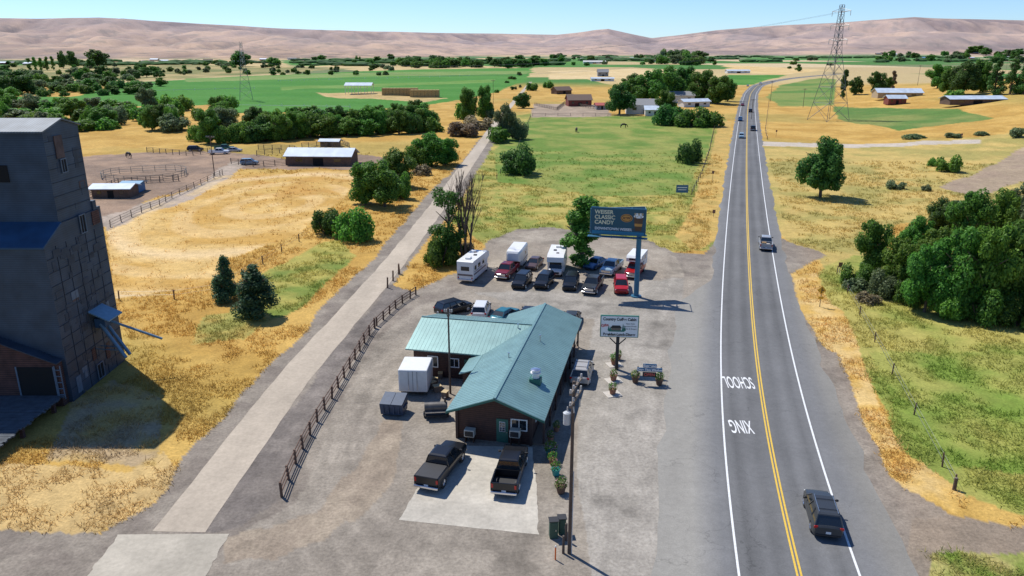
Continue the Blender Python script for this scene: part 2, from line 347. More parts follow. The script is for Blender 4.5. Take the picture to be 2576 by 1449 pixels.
# ---------------- ground sheet ----------------
def grid_obj(name,X,Y,Z,colr,material,smooth=True):
    nr,na=X.shape;me=bpy.data.meshes.new(name)
    co=np.c_[X.ravel(),Y.ravel(),Z.ravel()].astype(np.float32)
    i=np.arange(nr-1)[:,None]*na+np.arange(na-1)[None,:];q=np.stack([i,i+1,i+na+1,i+na],-1).reshape(-1,4)
    me.vertices.add(len(co));me.vertices.foreach_set('co',co.ravel());me.loops.add(q.size);me.loops.foreach_set('vertex_index',q.ravel().astype(np.int32))
    me.polygons.add(len(q));me.polygons.foreach_set('loop_start',np.arange(0,q.size,4,dtype=np.int32))
    me.update(calc_edges=True);me.validate()
    me.polygons.foreach_set('use_smooth',np.ones(len(q),bool))
    ca=me.color_attributes.new('Col','FLOAT_COLOR','POINT');ca.data.foreach_set('color',np.c_[colr,np.ones(len(colr))].astype(np.float32).ravel())
    me.materials.append(material);o=bpy.data.objects.new(name,me);COL.objects.link(o);o['kind']='structure';return o
rr=np.r_[0.5,8,16,np.geomspace(24,2400,780),np.linspace(2430,7200,170),np.geomspace(7500,16000,14)];aa=np.radians(np.linspace(60,-60,760))
RR,AA=np.meshgrid(rr,aa,indexing='ij');X=RR*np.sin(AA);Y=RR*np.cos(AA)-2
Z=height(X.ravel(),Y.ravel()).reshape(X.shape)
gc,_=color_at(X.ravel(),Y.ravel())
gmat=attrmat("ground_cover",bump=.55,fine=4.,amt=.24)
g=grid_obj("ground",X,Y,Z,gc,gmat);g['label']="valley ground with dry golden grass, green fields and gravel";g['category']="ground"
# ---------------- ribbons ----------------
def ribbon(name,pl,offs,z,colf,material,step_z=False):
    pl=np.array(pl);t=np.gradient(pl,axis=0);t/=np.hypot(t[:,0],t[:,1])[:,None];nrm=np.c_[t[:,1],-t[:,0]]
    O=np.array([offs(p) for p in pl])
    Xr=pl[:,0,None]+nrm[:,0,None]*O;Yr=pl[:,1,None]+nrm[:,1,None]*O
    Zr=height(Xr.ravel(),Yr.ravel()).reshape(Xr.shape)+z
    cc=colf(Xr.ravel(),Yr.ravel(),O.ravel());return grid_obj(name,Xr,Yr,Zr,cc,material)
HR=smooth(resample(HW,1.5),4)
HR=HR[HR[:,1]>-25]
def hoffs(p):
    y=p[1];wv_=float(fbm(np.array([y/4.]),np.array([3.]),3,5)[0]-.5)
    l=np.interp(y,[0,88,100,2000],[-8.8,-8.8,-5.3,-5.0])+wv_*1.2;r=np.interp(y,[0,60,90,100,2000],[7.6,6.8,6.2,5.4,4.9])+wv_*1.1
    return np.r_[l,np.linspace(l+.4,-4.4,5),-4,-3.65,np.linspace(-3.2,3.2,17),3.65,4.,np.linspace(4.5,r-.3,4),r]
asph=attrmat("worn_asphalt",bump=.12,fine=9.,amt=.12,rough=.85,crack=.22)
def hcol(x,y,o):
    n=fbm(o*1.2,y/14,4,9);n2=fbm(x/3,y/3,3,6)
    base=np.where(np.abs(o)<3.7,.152,.178)+.045*(n-.5)+.035*(n2-.5)
    base=base-.03*np.exp(-((np.abs(o)-1.0)/.3)**2)-.03*np.exp(-((np.abs(o)-2.7)/.3)**2)+.01*np.exp(-((np.abs(o)-1.85)/.35)**2)
    base=np.where(o<-4.1,base+.085*ss(4.1,6.5,-o),base);base=np.where(o>4.3,base+.04*ss(4.3,7,o),base)
    k=ss(4.2,6.5,np.abs(o));return np.c_[base*(1.0+.05*k),base*.995,base*(.985-.11*k)]
road=ribbon("road",HR,hoffs,.012,hcol,asph);road['label']="two-lane grey asphalt highway";road['category']="road"
def worn(name,c):
    return attrmat(name,bump=0,fine=5.,amt=.16,rough=.7)
white=mat("road_paint_white",(.7,.7,.68),.7,var=.16,scale=5);yell=mat("road_paint_yellow",(.68,.44,.05),.7,var=.16,scale=5)
def stripe(o,wd,m,label,y0=-20,y1=2000,pl=HR):
    r=ribbon("lane_marking",pl[(pl[:,1]>y0)&(pl[:,1]<y1)],lambda p:np.array([o-wd/2,o+wd/2]),.017,lambda x,y,o:np.ones((len(x),3)),m)
    r['label']=label;r['category']="road marking"
stripe(-3.65,.15,white,"solid white edge line on highway");stripe(3.65,.15,white,"solid white edge line on highway")
stripe(-.12,.13,yell,"double yellow centre line on highway");stripe(.12,.13,yell,"double yellow centre line on highway")
def wtext(s,u,v,wpx,hm):
    x,y=flat(u,v);o=text(s,1.,white,None,(x,y,.018),(0,0,math.pi-.1),"road_marking",bold=.01,ext=.001)
    bb=[Vector(b) for b in o.bound_box];wx=max(b.x for b in bb)-min(b.x for b in bb);hy=max(b.y for b in bb)-min(b.y for b in bb)
    W=wpx/F*(y/.93);o.scale=(W/wx,hm/hy,1);o['kind']='structure';o['label']="white painted road lettering "+s;o['category']="road marking"
wtext("SCHOOL",1857,961,74,2.7);wtext("XING",1863,1072,58,2.4)
conc=attrmat("concrete_path",bump=.1,fine=3.,amt=.12,rough=.9)
TP=smooth(resample(TR[1:9],2.),10)
pr=ribbon("path",TP[TP[:,1]<760],lambda p:np.linspace(-1.75,1.75,9)+ (np.array([-1,0,0,0,0,0,0,0,1])*.25*(float(vn(p[1]/1.7,0,3))-.5)) if p[1]<335 else np.linspace(-1.4,1.4,9),.012,lambda x,y,o:np.c_[.455*np.ones(len(x)),.385*np.ones(len(x)),.30*np.ones(len(x))]*(.8+.34*fbm(x/2,y/9,4,3))[:,None],conc)
pr['label']="pale compacted rail trail path";pr['category']="path"
def sheet(name,px,z,colr,material,label,cat,n=40):
    c=[np.array(flat(*p)) for p in px];s=np.linspace(0,1,n)
    X=np.zeros((n,n));Y=np.zeros((n,n))
    for i,a in enumerate(s):
        L=c[0]*(1-a)+c[3]*a;R=c[1]*(1-a)+c[2]*a
        for j,b in enumerate(s):
            q=L*(1-b)+R*b;X[i,j],Y[i,j]=q
    e=(fbm(X*1.3,Y*1.3,3,2)-.5)*.35;X=X+e
    cc=np.array(colr)[None,:]*(.72+.56*fbm(X.ravel()/2.5,Y.ravel()/2.5,4,7))[:,None]
    o=grid_obj(name,X,Y,np.full(X.shape,z),cc,material);o['label']=label;o['category']=cat
sheet("pavement",[(150,1540),(470,1540),(575,1343),(298,1345)],.016,(.43,.385,.31),conc,"pale concrete apron at trail end","pavement")
sheet("pavement",[(1000,1308),(1356,1345),(1340,1125),(1120,1120)],.008,(.46,.42,.35),attrmat("concrete_slab",bump=.1,fine=3.,amt=.14,rough=.9),"pale concrete parking slab before the cabin","pavement")
# ---------------- vegetation ----------------
bark=mat("bark",(.12,.085,.06),.9,var=.25,scale=4,bump=.5);deadw=mat("dead_wood",(.10,.07,.052),.9,var=.2,scale=3)
LM={'broad':leafmat("leaf_broad",(.045,.125,.018),(.17,.33,.045)),'bright':leafmat("leaf_bright",(.07,.175,.022),(.21,.38,.05)),
 'dark':leafmat("leaf_dark",(.033,.095,.02),(.125,.25,.045)),'juniper':leafmat("leaf_juniper",(.03,.075,.034),(.10,.18,.08)),'grey':leafmat("leaf_greygreen",(.09,.13,.055),(.24,.31,.14)),'brown':leafmat("leaf_dry",(.15,.11,.06),(.34,.27,.16))}
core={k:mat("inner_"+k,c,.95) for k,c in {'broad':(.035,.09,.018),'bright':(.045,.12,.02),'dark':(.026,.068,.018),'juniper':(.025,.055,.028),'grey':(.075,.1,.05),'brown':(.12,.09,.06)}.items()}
def ico():
    import bmesh
    bm=bmesh.new();bmesh.ops.create_icosphere(bm,subdivisions=1,radius=1);v=[tuple(a.co) for a in bm.verts];f=[[a.index for a in q.verts] for q in bm.faces];bm.free();return v,f
IV,IF=ico()
def lumps_for(shape,R):
    L=[]
    if shape=='round':
        for i in range(34):
            z=R.uniform(1.2,7.3);m=3.15*math.sqrt(max(.05,1-((z-4.1)/3.8)**2));a=R.uniform(0,6.28);d=m*math.sqrt(R.random())*.98
            L.append((d*math.cos(a)*1.05,d*math.sin(a),z,R.uniform(.45,1.15)))
        L.append((0,0,3.8,1.8))
    elif shape=='tall':
        for i in range(34):
            z=R.uniform(.9,10.8);m=1.6*math.sqrt(max(.05,1-((z-4.8)/6.4)**2));a=R.uniform(0,6.28);d=m*R.random()**.6
            L.append((d*math.cos(a),d*math.sin(a),z,R.uniform(.4,.85)))
    elif shape=='airy':
        for i in range(34):
            z=R.uniform(1.6,9.4);m=2.1*math.sqrt(max(.05,1-((z-5.6)/4.6)**2));a=R.uniform(0,6.28);d=m*R.random()**.5
            L.append((d*math.cos(a),d*math.sin(a),z,R.uniform(.35,.8)))
    elif shape=='cone':
        for i in range(34):
            z=R.uniform(.5,6.6);m=2.3*(1-z/7.2)**.8;a=R.uniform(0,6.28);d=m*R.random()**.4
            L.append((d*math.cos(a),d*math.sin(a),z,.3+.75*(1-z/7.4)))
    elif shape=='spruce':
        for i in range(40):
            z=R.uniform(.8,11.4);m=2.2*(1-z/12)**.9;a=R.uniform(0,6.28);d=m*R.random()**.4
            L.append((d*math.cos(a),d*math.sin(a),z,.22+.65*(1-z/12)))
    elif shape=='bush':
        for i in range(17):
            a=R.uniform(0,6.28);d=2.2*R.random()**.6;z=R.uniform(.4,2.4)*(1-.25*d/2.1)
            L.append((d*math.cos(a),d*math.sin(a),z,R.uniform(.45,.95)))
    return L
DIM={'round':(8.2,7.6),'tall':(11.5,4.2),'cone':(7.2,5.2),'spruce':(12,4.8),'bush':(3.1,5.6),'airy':(10.2,4.6)}
def leaves(L,n,leaf,seed,spread=1.25):
    R=np.random.default_rng(seed);L=np.array(L);wt=L[:,3]**2;wt/=wt.sum()
    k=R.choice(len(L),n*2,p=wt);d=R.normal(size=(n*2,3));d/=np.linalg.norm(d,axis=1)[:,None]
    rad=L[k,3]*R.uniform(.74,spread,n*2);p=L[k,:3]+d*rad[:,None]
    dd=np.linalg.norm(p[:,None,:]-L[None,:,:3],axis=2)/L[None,:,3]
    keep=(dd.min(1)>.68)&(p[:,2]>.15);p=p[keep][:n];d=d[keep][:n];m=len(p)
    nr=d*.7+R.normal(size=(m,3))*.5+np.array([0,0,.4]);nr/=np.linalg.norm(nr,axis=1)[:,None]
    t=np.cross(nr,R.normal(size=(m,3)));t/=np.linalg.norm(t,axis=1)[:,None];b=np.cross(nr,t)
    s=leaf*R.uniform(.5,1.25,m)[:,None]
    V=np.stack([p-t*s,p-b*s*.6,p+t*s,p+b*s*.6],1).reshape(-1,3)
    Fq=np.arange(m*4).reshape(-1,4);return V,Fq
TM={}
def tree_meshes(shape,lm,seed):
    key=(shape,lm,seed)
    if key in TM:return TM[key]
    R=random.Random(seed*13+len(shape));L=lumps_for(shape,R)
    n={'round':10500,'tall':7000,'cone':6000,'spruce':5000,'bush':4500,'airy':4200}[shape];leaf={'round':.21,'tall':.19,'cone':.16,'spruce':.18,'bush':.16,'airy':.19}[shape]
    V,Fq=leaves(L,n,leaf,seed)
    mb=MB();mb.add(V.tolist(),Fq.tolist(),LM[lm])
    if shape!='airy':
        for x,y,z,r in L:
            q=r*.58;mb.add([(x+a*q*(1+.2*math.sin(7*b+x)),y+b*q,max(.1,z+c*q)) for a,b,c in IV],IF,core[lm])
    cm=mb.mesh("crown")
    tb=MB();hgt=DIM[shape][0]
    if shape=='bush':
        for i in range(7):
            a=R.uniform(0,6.28);tb.cyl((0,0,-.2),(math.cos(a)*1.2,math.sin(a)*1.2,1.6),.09,.03,5,bark)
    else:
        tb.cyl((0,0,-.4),(.1,.05,hgt*.45),.28,.17,8,bark);tb.cyl((.1,.05,hgt*.45),(0,.1,hgt*.85),.17,.05,6,bark)
        for i in range(8):
            a=R.uniform(0,6.28);z=hgt*R.uniform(.2,.6);m=DIM[shape][1]*.38;tb.cyl((.05,.03,z),(math.cos(a)*m,math.sin(a)*m,z+hgt*.18),.1,.03,5,bark)
    tm=tb.mesh("trunk",True)
    V2=V.reshape(-1,4,3)[::4];c=V2.mean(1,keepdims=True);V2=(c+(V2-c)*1.9).reshape(-1,3);F2=np.arange(len(V2)).reshape(-1,4)
    jb=MB();jb.add(V2.tolist(),F2.tolist(),LM[lm])
    for x,y,z,r in L:
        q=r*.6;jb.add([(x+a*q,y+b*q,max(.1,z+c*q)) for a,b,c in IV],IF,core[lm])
    jb.cyl((0,0,-.3),(0,0,hgt*.4),.25,.15,5,bark)
    TM[key]=(tm,cm,jb.mesh("tree"));return TM[key]
NM={'round':("tree","tree"),'airy':("tree","tree"),'tall':("poplar_tree","tree"),'cone':("juniper_tree","tree"),'spruce':("conifer_tree","tree"),'bush':("bush","bush")}
def T(shape,u,v,hp,wp,lm='broad',label=None,group=None,seed=None):
    x,y,z,t=G(u,v);hgt=max(.8,ztop(y,v-hp)-ztop(y,v));wd=wp/F*t
    seed=seed if seed is not None else random.randrange(3)
    tm,cm,jm=tree_meshes(shape,lm,seed);hh,ww=DIM[shape];sc=(wd/ww,wd/ww,hgt/hh);nm,cat=NM[shape]
    lab=label or {'round':"leafy green broadleaf tree in dry grass",'airy':"loosely leafed tree beside bare trunk",'tall':"narrow upright green poplar tree",'cone':"dense dark juniper tree on dry slope",'spruce':"dark pointed conifer beside a farmhouse",'bush':"low rounded green bush in grass"}[shape]
    rz=random.uniform(0,6.28)
    if hp<48:
        o=bpy.data.objects.new(nm,jm);COL.objects.link(o);o.location=(x,y,z);o.rotation_euler=(0,0,rz);o.scale=sc;o['label']=lab;o['category']=cat
    else:
        o=thing(nm,(x,y,z),rz,lab,cat);o.scale=sc
        for n_,m_ in (("trunk",tm),("crown",cm)):
            k=bpy.data.objects.new(n_,m_);COL.objects.link(k);k.parent=o
    if group:o['group']=group
    return o
TL=[
('tall',1462,672,182,102,'broad'),('bush',1108,668,95,88,'broad'),('airy',1130,660,200,95,'dark'),('bush',1140,645,60,60,'dark'),('bush',1175,655,50,50,'brown'),
('bush',820,592,72,92,'dark'),('bush',892,602,92,108,'bright'),('round',918,515,112,105,'broad'),('round',968,520,120,110,'broad'),('round',1000,470,95,95,'broad'),('bush',935,480,60,90,'broad'),('bush',1010,500,70,60,'broad'),
('round',1085,418,86,100,'broad'),('round',1120,415,70,80,'broad'),('bush',1050,420,60,70,'broad'),('bush',1075,395,45,60,'bright'),
('cone',573,755,118,80,'juniper'),('cone',645,795,138,130,'juniper'),('bush',1307,437,76,108,'dark'),
('round',1272,352,92,62,'grey'),('bush',1258,358,42,80,'broad'),('bush',1305,350,55,55,'grey'),('bush',1733,410,62,74,'dark'),
('bush',1170,342,40,100,'brown'),('bush',1200,325,35,80,'brown'),('bush',1060,440,30,50,'brown'),
('round',2063,497,158,122,'dark'),
('round',2185,690,140,95,'broad'),('bush',2160,720,62,90,'broad'),('round',2255,735,140,105,'bright'),('bush',2225,745,70,90,'grey'),('round',2325,785,180,120,'broad'),('round',2395,790,225,130,'broad'),('round',2460,800,240,140,'bright'),('round',2530,800,250,140,'broad'),('round',2600,790,270,140,'broad'),('round',2300,640,100,90,'broad'),('round',2365,610,110,95,'dark'),('round',2430,640,165,110,'broad'),('round',2500,630,160,110,'bright'),('round',2570,610,160,105,'grey'),('bush',2460,810,90,120,'broad'),('bush',2370,800,70,110,'bright'),('bush',2560,820,90,120,'broad'),('bush',2290,765,70,90,'broad'),('round',2340,700,130,95,'bright'),('round',2640,740,250,140,'broad'),
('bush',2388,432,45,62,'bright'),('bush',2345,418,24,30,'bright'),('bush',2250,475,22,50,'grey'),('bush',2410,520,20,50,'grey'),('bush',2330,480,16,30,'grey'),('bush',2560,345,26,50,'grey'),
('bush',2300,348,14,60,'grey'),('bush',2400,345,12,50,'grey'),('bush',2470,340,12,36,'grey'),('bush',2150,730,36,60,'grey'),('bush',2185,762,30,60,'brown'),
('round',1558,288,82,78,'dark'),('round',1600,262,70,80,'broad'),('round',1640,262,90,90,'broad'),('round',1680,255,92,90,'broad'),('round',1715,250,85,80,'dark'),('round',1765,258,84,80,'broad'),('round',1803,262,74,80,'broad'),('round',1830,255,60,40,'broad'),('bush',1690,315,60,90,'dark'),('bush',1740,318,55,100,'broad'),('bush',1785,318,45,80,'broad'),('round',1675,300,75,60,'broad'),('round',1590,235,50,60,'dark'),('round',1315,272,40,46,'dark'),('bush',1340,228,22,40,'broad'),('bush',1380,222,20,30,'broad'),('round',1640,205,22,40,'broad'),('round',1700,200,24,50,'broad'),
('round',1178,305,85,58,'broad'),('round',1218,300,88,52,'broad'),('bush',1170,300,45,60,'bright'),('bush',1235,300,30,40,'grey'),
('round',525,362,92,78,'broad'),('bush',500,355,50,60,'bright'),('bush',550,362,50,60,'broad'),
('round',55,236,62,92,'dark'),('round',15,240,48,50,'dark'),
('tall',75,178,34,12,'bright'),('tall',90,178,36,12,'bright'),('tall',105,178,34,12,'bright'),('tall',120,177,36,12,'bright'),('tall',135,176,36,12,'bright'),('round',160,172,46,26,'dark'),('round',185,170,44,30,'dark'),('round',245,166,42,56,'dark'),('round',605,168,40,52,'dark'),('round',228,172,24,30,'dark'),('round',690,168,24,40,'broad'),
('round',2152,238,46,38,'dark'),('round',2202,236,58,48,'dark'),('tall',2120,248,76,20,'dark'),('round',2358,222,62,64,'broad'),('round',2420,242,92,80,'dark'),('spruce',2500,240,110,48,'dark'),('spruce',2540,238,112,48,'dark'),('spruce',2575,236,112,50,'dark'),('round',2465,232,84,60,'broad'),('bush',2395,256,34,62,'bright'),('round',2385,240,72,50,'broad'),('round',2232,232,40,26,'broad'),('tall',2245,226,50,16,'brown'),
('round',2550,150,24,30,'dark'),('round',2480,140,20,30,'dark'),
]
for a in TL:T(*a)
for i in range(34):
    u=610+i*14.2+random.uniform(-6,6);T('round' if i%3 else 'bush',u,358-(u-610)*.062+random.uniform(-6,4),random.uniform(40,76),random.uniform(54,78),random.choice(['broad','broad','bright','dark','bright']),"green creekside tree in a dense belt",'creekside trees')
for i in range(18):
    u=640+i*24;T('round',u,325-(u-610)*.05+random.uniform(-8,6),random.uniform(34,54),random.uniform(46,66),random.choice(['broad','bright','dark']),"green creekside tree in a dense belt",'creekside trees')
for i in range(50):
    u=-30+random.random()*620;v=random.uniform(278,330);T(random.choice(['round','round','bush']),u,v,random.uniform(30,66),random.uniform(46,84),random.choice(['broad','bright','bright','grey']),"green willow or cottonwood in valley thicket",'valley thicket trees')
def band(n,u0,u1,v0,v1,h0,h1,lms=('broad','dark','broad','grey')):
    for i in range(n):
        v=random.uniform(v0,v1);h=random.uniform(h0,h1);T(random.choice(['round','round','bush']),random.uniform(u0,u1),v,h,h*random.uniform(1.1,2.),random.choice(lms),"distant green tree on valley floor",'distant valley trees')
band(70,0,420,185,245,13,28);band(60,200,1000,170,190,8,14);band(44,0,700,158,172,7,12);band(34,0,300,195,235,16,30,('grey','broad','bright'))
band(50,1000,1370,160,172,15,25,('broad','dark'));band(30,1380,1800,146,166,8,16);band(22,1660,1760,140,165,16,26);band(26,2200,2420,140,158,8,16);band(16,2400,2576,132,160,12,24);band(10,1950,2100,150,180,6,12);band(12,700,1000,150,168,8,16);band(8,1240,1320,185,235,6,12)
fw=MB();R=np.random.default_rng(3)
for i in range(1700):
    u=R.uniform(-100,2650);k=R.random();row=R.integers(0,5)
    v=[149,152,156,160,164][row]+R.uniform(-1.2,1.2)+2.*math.sin(u/170+row*2)
    if u>1400:v-=9
    if fbm(np.array([u/90.]),np.array([row*7.3]),2,9)[0]<.43:continue
    x,y=flat(u,v)
    if math.hypot(x,y)>(2100 if u<1100 else 3100):continue
    s=R.uniform(4,9)
    z=float(height(np.array([x]),np.array([y]))[0])
    j=R.uniform(.8,1.2,len(IV))
    vv=[(x+a*s*2.4*j[q],y+b*s*1.3,z+max(-.3,c*s*.5*j[q]+s*.3)) for q,(a,b,c) in enumerate(IV)]
    fw.add(vv,IF,core['broad'] if k<.6 else core['bright'])
o=fw.obj("distant_woods");o['kind']='stuff';o['label']="far-off hedgerows and woods across the valley";o['category']="woods"
def dead(loc,hgt):
    t=thing("bare_tree",loc,0,"tall leafless tree with dark twiggy branches beside trail","tree");tb=MB();cb=MB();R=random.Random(5)
    def br(mb,p,d,l,r,dep):
        q=p+d*l;mb.cyl(p,q,r,r*.65,5,deadw,False)
        if dep==0:return
        for i in range(3 if dep>1 else 4):
            nd=(d+Vector((R.uniform(-.36,.36),R.uniform(-.36,.36),R.uniform(.1,.5)))).normalized();br(cb,q-d*l*R.uniform(0,.6),nd,l*R.uniform(.5,.75),max(.022,r*.52),dep-1)
    for a in (0,1.6,3.1,4.7):
        br(tb,Vector((.5*math.cos(a),.5*math.sin(a),-.3)),Vector((.07*math.cos(a),.07*math.sin(a),1)).normalized(),hgt*.42,.2,4)
    tb.obj("trunk",t,True);cb.obj("branch",t)
x,y,z,_=G(1172,662);dead((x,y,z),15.5)
# grass tufts
N=190000
r=32*(240/32)**rng.random(N);a=np.radians(rng.uniform(-39,39,N));x=r*np.sin(a);y=r*np.cos(a)
c,gr=color_at(x,y);dd,_=dpoly(x,y,HWc);dt,_=dpoly(x,y,TRc)
keep=(rng.random(N)<gr*.75)&(dd>6.5)&(dt>2.6)&(fbm(x/3,y/3,3,33)>.44)
ex=(x<-40)&(y<75)&(y>50);keep&=~ex
x,y,c,r=x[keep],y[keep],c[keep],r[keep];n=len(x);z=height(x,y)
nb=4;X=np.repeat(x,nb)+rng.normal(0,.22,n*nb);Y=np.repeat(y,nb)+rng.normal(0,.22,n*nb);Zb=np.repeat(z,nb);hb=rng.uniform(.08,.32,n*nb)*(1+np.repeat(r,nb)/260)
th=rng.uniform(0,6.28,n*nb);wd=.024*(1+np.repeat(r,nb)/80);lx=rng.normal(0,.26,n*nb);ly=rng.normal(0,.26,n*nb)
V=np.stack([np.c_[X-np.cos(th)*wd,Y-np.sin(th)*wd,Zb-.02],np.c_[X+np.cos(th)*wd,Y+np.sin(th)*wd,Zb-.02],np.c_[X+lx,Y+ly,Zb+hb]],1).reshape(-1,3).astype(np.float32)
me=bpy.data.meshes.new("grass");me.vertices.add(len(V));me.vertices.foreach_set('co',V.ravel());nf=n*nb
me.loops.add(nf*3);me.loops.foreach_set('vertex_index',np.arange(nf*3,dtype=np.int32));me.polygons.add(nf);me.polygons.foreach_set('loop_start',np.arange(0,nf*3,3,dtype=np.int32));me.update(calc_edges=True)
cc=np.repeat(np.repeat(c,nb,0)*rng.uniform(.95,1.5,(nf,1)),3,0);ca=me.color_attributes.new('Col','FLOAT_COLOR','POINT');ca.data.foreach_set('color',np.c_[np.clip(cc,0,.9),np.ones(len(cc))].astype(np.float32).ravel())
me.materials.append(attrmat("grass_blades",bump=0,fine=.5,amt=.12,transl=.45));o=bpy.data.objects.new("grass",me);COL.objects.link(o);o['kind']='stuff';o['label']="dry golden and green grass tufts on the verges";o['category']="grass"
# ---------------- vehicles ----------------
glass=mat("car_glass",(.015,.02,.025),.08,0,var=.05,spec=.8);rubber=mat("tyre_rubber",(.018,.018,.018),.85);rimm=mat("wheel_rim",(.45,.45,.46),.3,.8);blk=mat("black_plastic",(.02,.02,.022),.6)
red_l=mat("tail_light_red",(.45,.01,.01),.2);hl=mat("headlight_lens",(.75,.75,.72),.1);chrome=mat("chrome",(.6,.6,.62),.2,.9);plate=mat("plate_white",(.7,.7,.7),.5)
def paint(name,c,rough=.28):return mat("paint_"+name,c,rough,.15,var=.04,scale=1.)
PN={'black':paint('black',(.012,.013,.016)),'darkgrey':paint('dark_grey',(.045,.05,.055)),'silver':paint('silver',(.38,.39,.4)),'white':paint('white',(.74,.74,.73)),'red':paint('red',(.42,.012,.015)),'maroon':paint('maroon',(.2,.02,.03)),'blue':paint('blue',(.04,.12,.26)),'teal':paint('teal',(.03,.16,.2)),'beige':paint('beige',(.42,.4,.37)),'green':paint('green',(.03,.12,.08)),'lightblue':paint('light_blue',(.3,.42,.5)),'brown':paint('brown',(.1,.06,.05))}
def wheels(t,pos,r,wd=.24):
    for x,y in pos:
        s=1 if x>0 else -1;wb=MB();wb.cyl((x-s*wd,y,r),(x,y,r),r,r,18,rubber);o=wb.obj("wheel",t,True)
        rb=MB();rb.cyl((x,y,r),(x+s*.012,y,r),r*.62,r*.55,14,rimm)
        for k in range(5):
            a=k*1.2566;rb.cyl((x+s*.014,y,r),(x+s*.014,y+math.cos(a)*r*.55,r+math.sin(a)*r*.55),.03,.03,4,chrome)
        ro=rb.obj("rim",o)
def shell(mb,st,m):
    rings=[]
    for y,zb,zt,hw in st:
        rings.append([(-hw+.08,y,zb),(-hw,y,zb+.14),(-hw-.0,y,zb+(zt-zb)*.62),(-hw+.03,y,zt-.1),(-hw+.13,y,zt),(-hw*.4,y,zt+.025),(hw*.4,y,zt+.025),(hw-.13,y,zt),(hw-.03,y,zt-.1),(hw,y,zb+(zt-zb)*.62),(hw,y,zb+.14),(hw-.08,y,zb)])
    mb.loft(rings,m)
def cabin(t,p,yb0,yb1,yt0,yt1,zb,zt,hb,ht,npil):
    gb=MB();gb.loft([[(-hb,yb1,zb),(hb,yb1,zb),(hb,yb0,zb),(-hb,yb0,zb)],[(-ht,yt1,zt),(ht,yt1,zt),(ht,yt0,zt),(-ht,yt0,zt)]],glass);gb.obj("window",t)
    rb=MB();e=.05;rb.loft([[(-ht-.03,yt1-e,zt-.03),(ht+.03,yt1-e,zt-.03),(ht+.03,yt0+e,zt-.03),(-ht-.03,yt0+e,zt-.03)],[(-ht,yt1,zt+.04),(ht,yt1,zt+.04),(ht,yt0,zt+.04),(-ht,yt0,zt+.04)],[(-ht*.8,yt1+.2,zt+.075),(ht*.8,yt1+.2,zt+.075),(ht*.8,yt0-.2,zt+.075),(-ht*.8,yt0-.2,zt+.075)]],p)
    for s in (-1,1):
        for k in range(npil):
            f=k/(npil-1);rb.cyl((s*hb,yb0+(yb1-yb0)*f,zb),(s*(ht+.01),yt0+(yt1-yt0)*f,zt),.055,.045,4,p)
    rb.obj("roof",t,False)
def lights(t,yf,yr,hw,zf,zr,w=.3,vert=False):
    for s in (-1,1):
        b=MB();b.box((s*(hw-w/2-.08),yf,zf),(w,.08,.16),hl,bev=.02);b.obj("headlight",t)
        b=MB();b.box((s*(hw-.12),yr,zr),(.16 if vert else .26,.07,.34 if vert else .2),red_l,bev=.02);b.obj("tail_light",t)
        b=MB();b.box((s*(hw+.1),yf-1.55,zf+.42),(.22,.12,.16),blk,bev=.03);b.obj("mirror",t)
    b=MB();b.box((0,yr-.045,.62),(.32,.02,.16),plate);b.obj("licence_plate",t)
def arches(t,pos,hw,r):
    for x,y in pos:
        b=MB();s=1 if x>0 else -1;b.cyl((s*(hw-.3),y,r+.03),(s*(hw+.006),y,r+.03),r*1.17,r*1.17,18,blk)
        b.obj("wheel_arch",t)
